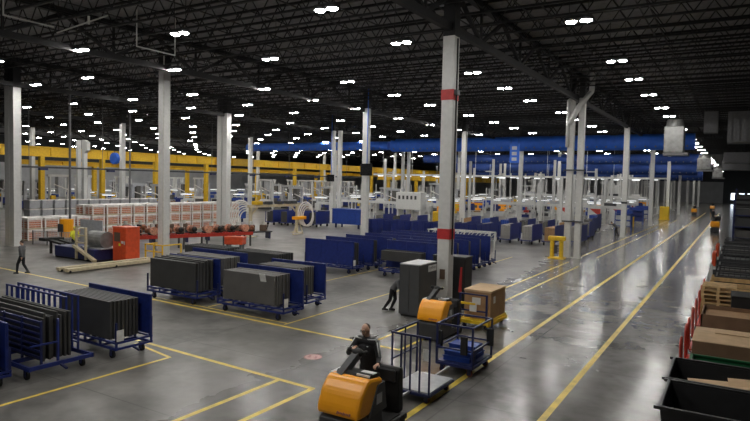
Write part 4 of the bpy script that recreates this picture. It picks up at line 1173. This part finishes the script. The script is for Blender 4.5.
def hand(b, w, d, side, curl, r=.0085):
    """palm, four unequal curled fingers and a thumb that leaves the side of the palm"""
    w = Vector(w); d = Vector(d).normalized()
    s = Vector(side); s = (s-d*s.dot(d)).normalized(); n = d.cross(s).normalized()
    if n.z > 0: n = -n
    pc = w+d*.055
    fr3 = Matrix((s, n, d)).transposed()
    b.ball(pc, (.042, .018, .056), 12, fr3)
    b.cap(w-d*.02, .026, w+d*.03, .026)
    for i, L in enumerate((.072, .082, .076, .058)):
        p = w+d*.095+s*(.030-.020*i)
        q = p+(d*math.cos(curl*.5)+n*math.sin(curl*.5))*L*.5
        e = q+(d*math.cos(curl*1.5)+n*math.sin(curl*1.5))*L*.5
        b.cap(w+d*.05+s*(.028-.019*i), r*1.1, p, r*1.05, 8); b.cap(p, r, q, r*.95, 8); b.cap(q, r*.95, e, r*.8, 8)
    p = w+d*.03+s*.030; q = p+(d*.6+s*.7+n*.2).normalized()*.042; e = q+(d*.85+s*.2+n*.35).normalized()*.032
    b.cap(p, r*1.4, q, r*1.15, 8); b.cap(q, r*1.15, e, r*.9, 8)
def person(label, loc, rz=0., pose=None, top='jacket', vox=.014, height=1., detail=False, hair='hair', stripes=False, cap=None, group=None):
    P = dict(BASE); P.update(pose or {})
    for k, v in P.items():
        if isinstance(v, tuple): P[k] = Vector(v)
    t = thing('person', label, 'person', loc, rz, group)
    t.scale = (height,)*3
    H = P['head']; F = P['face'].normalized()
    up = (H-P['neck']).normalized(); X = F.cross(up).normalized(); F = up.cross(X).normalized()
    hm = Matrix((X, -F, up)).transposed()          # head frame: x right, y back, z up
    def hp(x, y, z): return H+hm @ Vector((x, y, z))
    def torso(b, g):
        b.ball(P['pelvis'], (.165+g, .115+g, .12+g)); b.cap(P['pelvis'], .125+g, P['chest'], .135+g)
        ax = (P['shL']-P['shR']).normalized()
        for k in (-1, 1):
            b.cap(P['pelvis']+ax*.05*k, .105+g, P['chest']+ax*.065*k, .118+g)
        b.cap(P['chest'], .13+g, P['neck']-Vector((0, 0, .07)), .085+g)
        b.cap(P['shL']-ax*.04, .075+g, P['shR']+ax*.04, .075+g)
    def arm(b, s, g, upto=1.):
        b.cap(P['sh'+s], .058+g, P['el'+s], .044+g)
        e = P['el'+s].lerp(P['wr'+s], upto); b.cap(P['el'+s], .044+g, e, .030+g)
    def leg(b, s, g, end=1.):
        b.cap(P['hip'+s], .09+g, P['kn'+s], .058+g)
        m_ = P['kn'+s].lerp(P['an'+s], .3); b.cap(P['kn'+s], .058+g, m_, .056+g); b.cap(m_, .056+g, P['kn'+s].lerp(P['an'+s], end), .038+g)
    b = MB(); torso(b, -.012)
    for s in 'LR': arm(b, s, -.006); leg(b, s, -.008)
    b.cap(P['neck']-Vector((0, 0, .05)), .062, hp(0, .02, -.05), .054)
    b.ball(hp(0, .012, .025), (.076, .096, .094), 16, hm); b.ball(hp(0, -.022, -.045), (.058, .070, .072), 14, hm)
    b.ball(hp(0, -.062, -.095), (.030, .026, .022), 10, hm)                       # chin
    b.cap(hp(0, -.092, .012), .011, hp(0, -.112, -.026), .015, 8)                # nose
    b.ball(hp(0, -.083, .028), (.05, .012, .010), 10, hm)                        # brow
    for k in (-1, 1): b.ball(hp(.078*k, .012, -.008), (.010, .022, .034), 8, hm) # ears
    for s, k in (('L', 1), ('R', -1)): hand(b, P['wr'+s], P['hd'+s], X*(-k) if P['hd'+s].z > -.6 else F, P['curl'])
    for s in 'LR':
        a = P['an'+s]; tn = P['toe'].normalized(); b.cap(a-Vector((0, 0, .03)), .035, a+tn*.13-Vector((0, 0, .05)), .028)
    solid(b, 'body', 'skin', vox, t, 3)
    # face details
    if detail:
        for k in (-1, 1):
            e = MB().ball(hp(.031*k, -.082, .008), (.013, .008, .008), 10, hm).build('eye', 'paper', t, smooth=True)
            MB().ball(hp(.031*k, -.0895, .008), (.006, .004, .006), 8, hm).build('iris', 'rubber', e, smooth=True)
            MB().cap(hp(.016*k, -.093, .027), .004, hp(.046*k, -.086, .028), .003, 6).build('eyebrow', 'hair', t)
        MB().cap(hp(-.022, -.0885, -.063), .005, hp(.022, -.0885, -.063), .005, 6).build('mouth', 'pinkdark', t, smooth=True)
        g = MB()
        for k in (-1, 1):
            for j in range(10):
                q0, q1 = 2*PI*j/10, 2*PI*(j+1)/10
                g.bar(hp(.033*k+.024*math.cos(q0), -.104, .008+.017*math.sin(q0)), hp(.033*k+.024*math.cos(q1), -.104, .008+.017*math.sin(q1)), .005)
            g.bar(hp(.057*k, -.104, .012), hp(.080*k, .0, .012), .005)
        g.bar(hp(-.009, -.105, .012), hp(.009, -.105, .012), .004); g.build('glasses', 'rubber', t)
        bd = MB().ball(hp(0, -.066, -.094), (.028, .024, .022), 10, hm); bd.ball(hp(0, -.091, -.052), (.024, .007, .005), 8, hm)
        bd.build('beard', 'hair', t, smooth=True)
    hb = MB()
    if detail: hb.ball(hp(0, .034, .035), (.0745, .080, .084), 16, hm)
    else: hb.ball(hp(0, .026, .038), (.082, .094, .094), 12, hm)
    hb.build('cropped_hair' if detail else 'hair', hair, t, smooth=True)
    if cap:
        MB().ball(hp(0, .01, .07), (.092, .105, .065), 12, hm).box(hp(0, -.12, .05), (.13, .09, .012), hm.to_4x4()).build('cap', cap, t, smooth=True)
    # clothes
    b = MB(); leg(b, 'L', .013, .96); leg(b, 'R', .013, .96); b.ball(P['pelvis']-Vector((0, 0, .01)), (.165, .12, .11))
    solid(b, 'trousers', 'trousers', vox, t)
    b = MB(); torso(b, .012)
    for s in 'LR': arm(b, s, .013, .95)
    b.cap(P['neck']-Vector((0, 0, .05)), .082, P['neck']+Vector((0, 0, .005)), .066)
    j = solid(b, 'top', top, vox, t)
    j.name = 'jacket' if top == 'jacket' else 'shirt' if top != 'hivis' else 'vest'
    if stripes:
        for s, k in (('L', 1), ('R', -1)):
            w0 = Vector((k*.8, -.5, .12))
            def off(a, c, r):
                d = (c-a).normalized(); return (w0-d*w0.dot(d)).normalized()*r
            S_, E_, W_ = P['sh'+s], P['el'+s], P['wr'+s]
            for dz in (-.35, .35):
                q = MB(); w0 = Vector((k*.8, -.5+dz, .12+.2*dz))
                a0 = P['neck']+Vector((k*.06, -.05+.04*dz, -.01)); a1 = S_+Vector((k*.02, -.05+.06*dz, .072))
                p0, p1, p2 = S_+off(S_, E_, .071), E_+off(S_, E_, .058), E_.lerp(W_, .9)+off(E_, W_, .046)
                q.cap(a0, .010, a1, .012, 8); q.cap(a1, .012, p0, .013, 8); q.cap(p0, .013, p1, .013, 8); q.cap(p1, .013, p2, .011, 8)
                q.build('sleeve_stripe', 'stripe', j, smooth=True)
        MB().ball(P['chest']+Vector((.08, -.142, .06)), (.022, .008, .012), 8).build('chest_mark', 'stripe', j)
    for s in 'LR':
        a = P['an'+s]; tn = P['toe'].normalized(); b = MB()
        b.cap(a+Vector((0, 0, -.02)), .05, a+tn*.15-Vector((0, 0, .045)), .040); b.cap(a-tn*.05-Vector((0, 0, .04)), .045, a+tn*.15-Vector((0, 0, .045)), .040)
        b.build('shoe', 'shoe', t, smooth=True)
    return t

# driver: right hand on the tiller, left hand on the console edge, looking to his right front
DX, DY, DZ = -6.60, 10.68, .285
def dl(x, y, z, hh=1.09): return ((x-DX)/hh, (y-DY)/hh, (z-DZ)/hh)
person('bald man in a black jacket with white sleeve stripes driving the front orange tow tractor', (DX, DY, DZ), 0, dict(
    pelvis=(.02, .06, .95), chest=(.0, .04, 1.28), neck=(-.01, .02, 1.47), head=(-.02, -.015, 1.635), face=(-.12, -1, -.10),
    shL=(.20, .03, 1.41), elL=(.30, -.02, 1.12), wrL=dl(-6.09, 10.33, 1.52), hdL=(-.15, -1, -.25),
    shR=(-.20, .0, 1.41), elR=(-.29, -.18, 1.19), wrR=dl(-6.62, 10.28, 1.79), hdR=(-.05, -1, -.15),
    hipL=(.11, .06, .91), hipR=(-.07, .06, .91), knL=(.12, .02, .5), knR=(-.09, -.02, .5), anL=(.12, .08, .095), anR=(-.10, .06, .095), curl=1.1), 'jacket', .0075, 1.09, True, 'hair', True)
walk = dict(knL=(.09, -.18, .52), anL=(.09, -.22, .10), knR=(-.09, .02, .5), anR=(-.09, .26, .12), elL=(.24, .10, 1.15), wrL=(.24, .14, .93), elR=(-.24, -.06, 1.14), wrR=(-.22, -.24, .96))
person('person in grey shirt and dark trousers walking by the yellow line at far left', (-31.6, 17.0, .0), math.radians(-60), walk, 'shirt', .016, 1.)
person('person in a bright yellow vest working beside the grey panel of the assembly machine', (-37.75, 23.75, 0), math.radians(60), dict(elL=(.25, -.12, 1.16), wrL=(.2, -.36, 1.12), elR=(-.25, -.12, 1.16), wrR=(-.2, -.36, 1.12)), 'hivis', .02, 1., cap='hivis')
person('person in dark clothes leaning to push the tall charcoal cabinet, mostly hidden behind it', (-11.75, 20.95, 0), math.radians(95), dict(
    pelvis=(0, .0, .9), chest=(0, -.22, 1.16), neck=(0, -.34, 1.3), head=(0, -.44, 1.42), shL=(.185, -.30, 1.25), shR=(-.185, -.30, 1.25),
    elL=(.22, -.33, 1.02), wrL=(.2, -.48, 1.15), elR=(-.22, -.33, 1.02), wrR=(-.2, -.48, 1.15), hdL=(0, -.2, 1), hdR=(0, -.2, 1), hipL=(.09, 0, .86), hipR=(-.09, 0, .86),
    knL=(.10, -.06, .48), anL=(.1, .12, .09), knR=(-.10, .08, .46), anR=(-.1, .34, .1), curl=.2), 'shirt', .016, 1.0)
person('stooping person in dark clothes with outstretched arms beside the aisle column', (-11.0, 67.4, 0), math.radians(-70), dict(
    pelvis=(0, .05, .9), chest=(0, -.15, 1.15), neck=(0, -.28, 1.27), head=(0, -.4, 1.35), shL=(.18, -.22, 1.22), shR=(-.18, -.22, 1.22), elL=(.2, -.5, 1.2), wrL=(.18, -.74, 1.2),
    elR=(-.2, -.5, 1.2), wrR=(-.18, -.74, 1.2), hdL=(0, -1, 0), hdR=(0, -1, 0), hipL=(.09, .05, .86), hipR=(-.09, .05, .86), knL=(.1, -.08, .48), knR=(-.1, .1, .47), anR=(-.1, .3, .1)), 'shirt', .022, 1.05)

# far tow tractors and their drivers
drv = dict(elL=(.25, -.12, 1.14), wrL=(.16, -.38, 1.16), elR=(-.25, -.12, 1.14), wrR=(-.16, -.38, 1.16), hdL=(0, -1, 0), hdR=(0, -1, 0))
for x, y, l, pl_ in ((-2.3, 82., 'orange tow tractor at the right side of the aisle before the dark racks', 'person in dark clothes driving the tow tractor before the dark racks'),
                (-7.3, 131., 'orange tow tractor coming along the left side of the far aisle', 'person standing on the tow tractor at the left side of the far aisle'),
                (-5.2, 160., 'small distant orange tow tractor furthest down the main aisle', 'person on the most distant tow tractor')):
    dup(T1, (x, y, 0), 0, l)
    person(pl_, (x-.0, y+1.42, .285), 0, drv, 'jacket', .03, 1.05)
person('person in dark clothes walking in the far aisle below the distant tow tractors', (-3.5, 112., 0), math.radians(10), walk, 'jacket', .03, 1.1)
t = thing('black_cart', 'black cart beside the walking person in the far aisle', 'cart', (-2.8, 110.5, 0))
MB().bb(-.5, .5, -.7, .7, .2, .9, .03).build('body', 'bin', t); MB().bar((-.45, -.7, .9), (-.45, -.7, 1.3), .06).bar((.45, -.7, .9), (.45, -.7, 1.3), .06).bar((-.45, -.7, 1.3), (.45, -.7, 1.3), .06).build('handle', 'dgrey', t)
for sx in (-.4, .4):
    for sy in (-.5, .5): MB().cyl((sx-.04, sy, .1), (sx+.04, sy, .1), .1, .1, 10).build('wheel', 'rubber', t)

# ------------------------------------------------------------------ world and view
w = bpy.data.worlds.new('world'); SC.world = w; w.use_nodes = True
w.node_tree.nodes['Background'].inputs[0].default_value = (.5, .55, .6, 1); w.node_tree.nodes['Background'].inputs[1].default_value = .02
vs = SC.view_settings
vs.view_transform = 'Standard'; vs.look = 'None'; vs.gamma = 1; vs.use_curve_mapping = False; vs.exposure = 0.
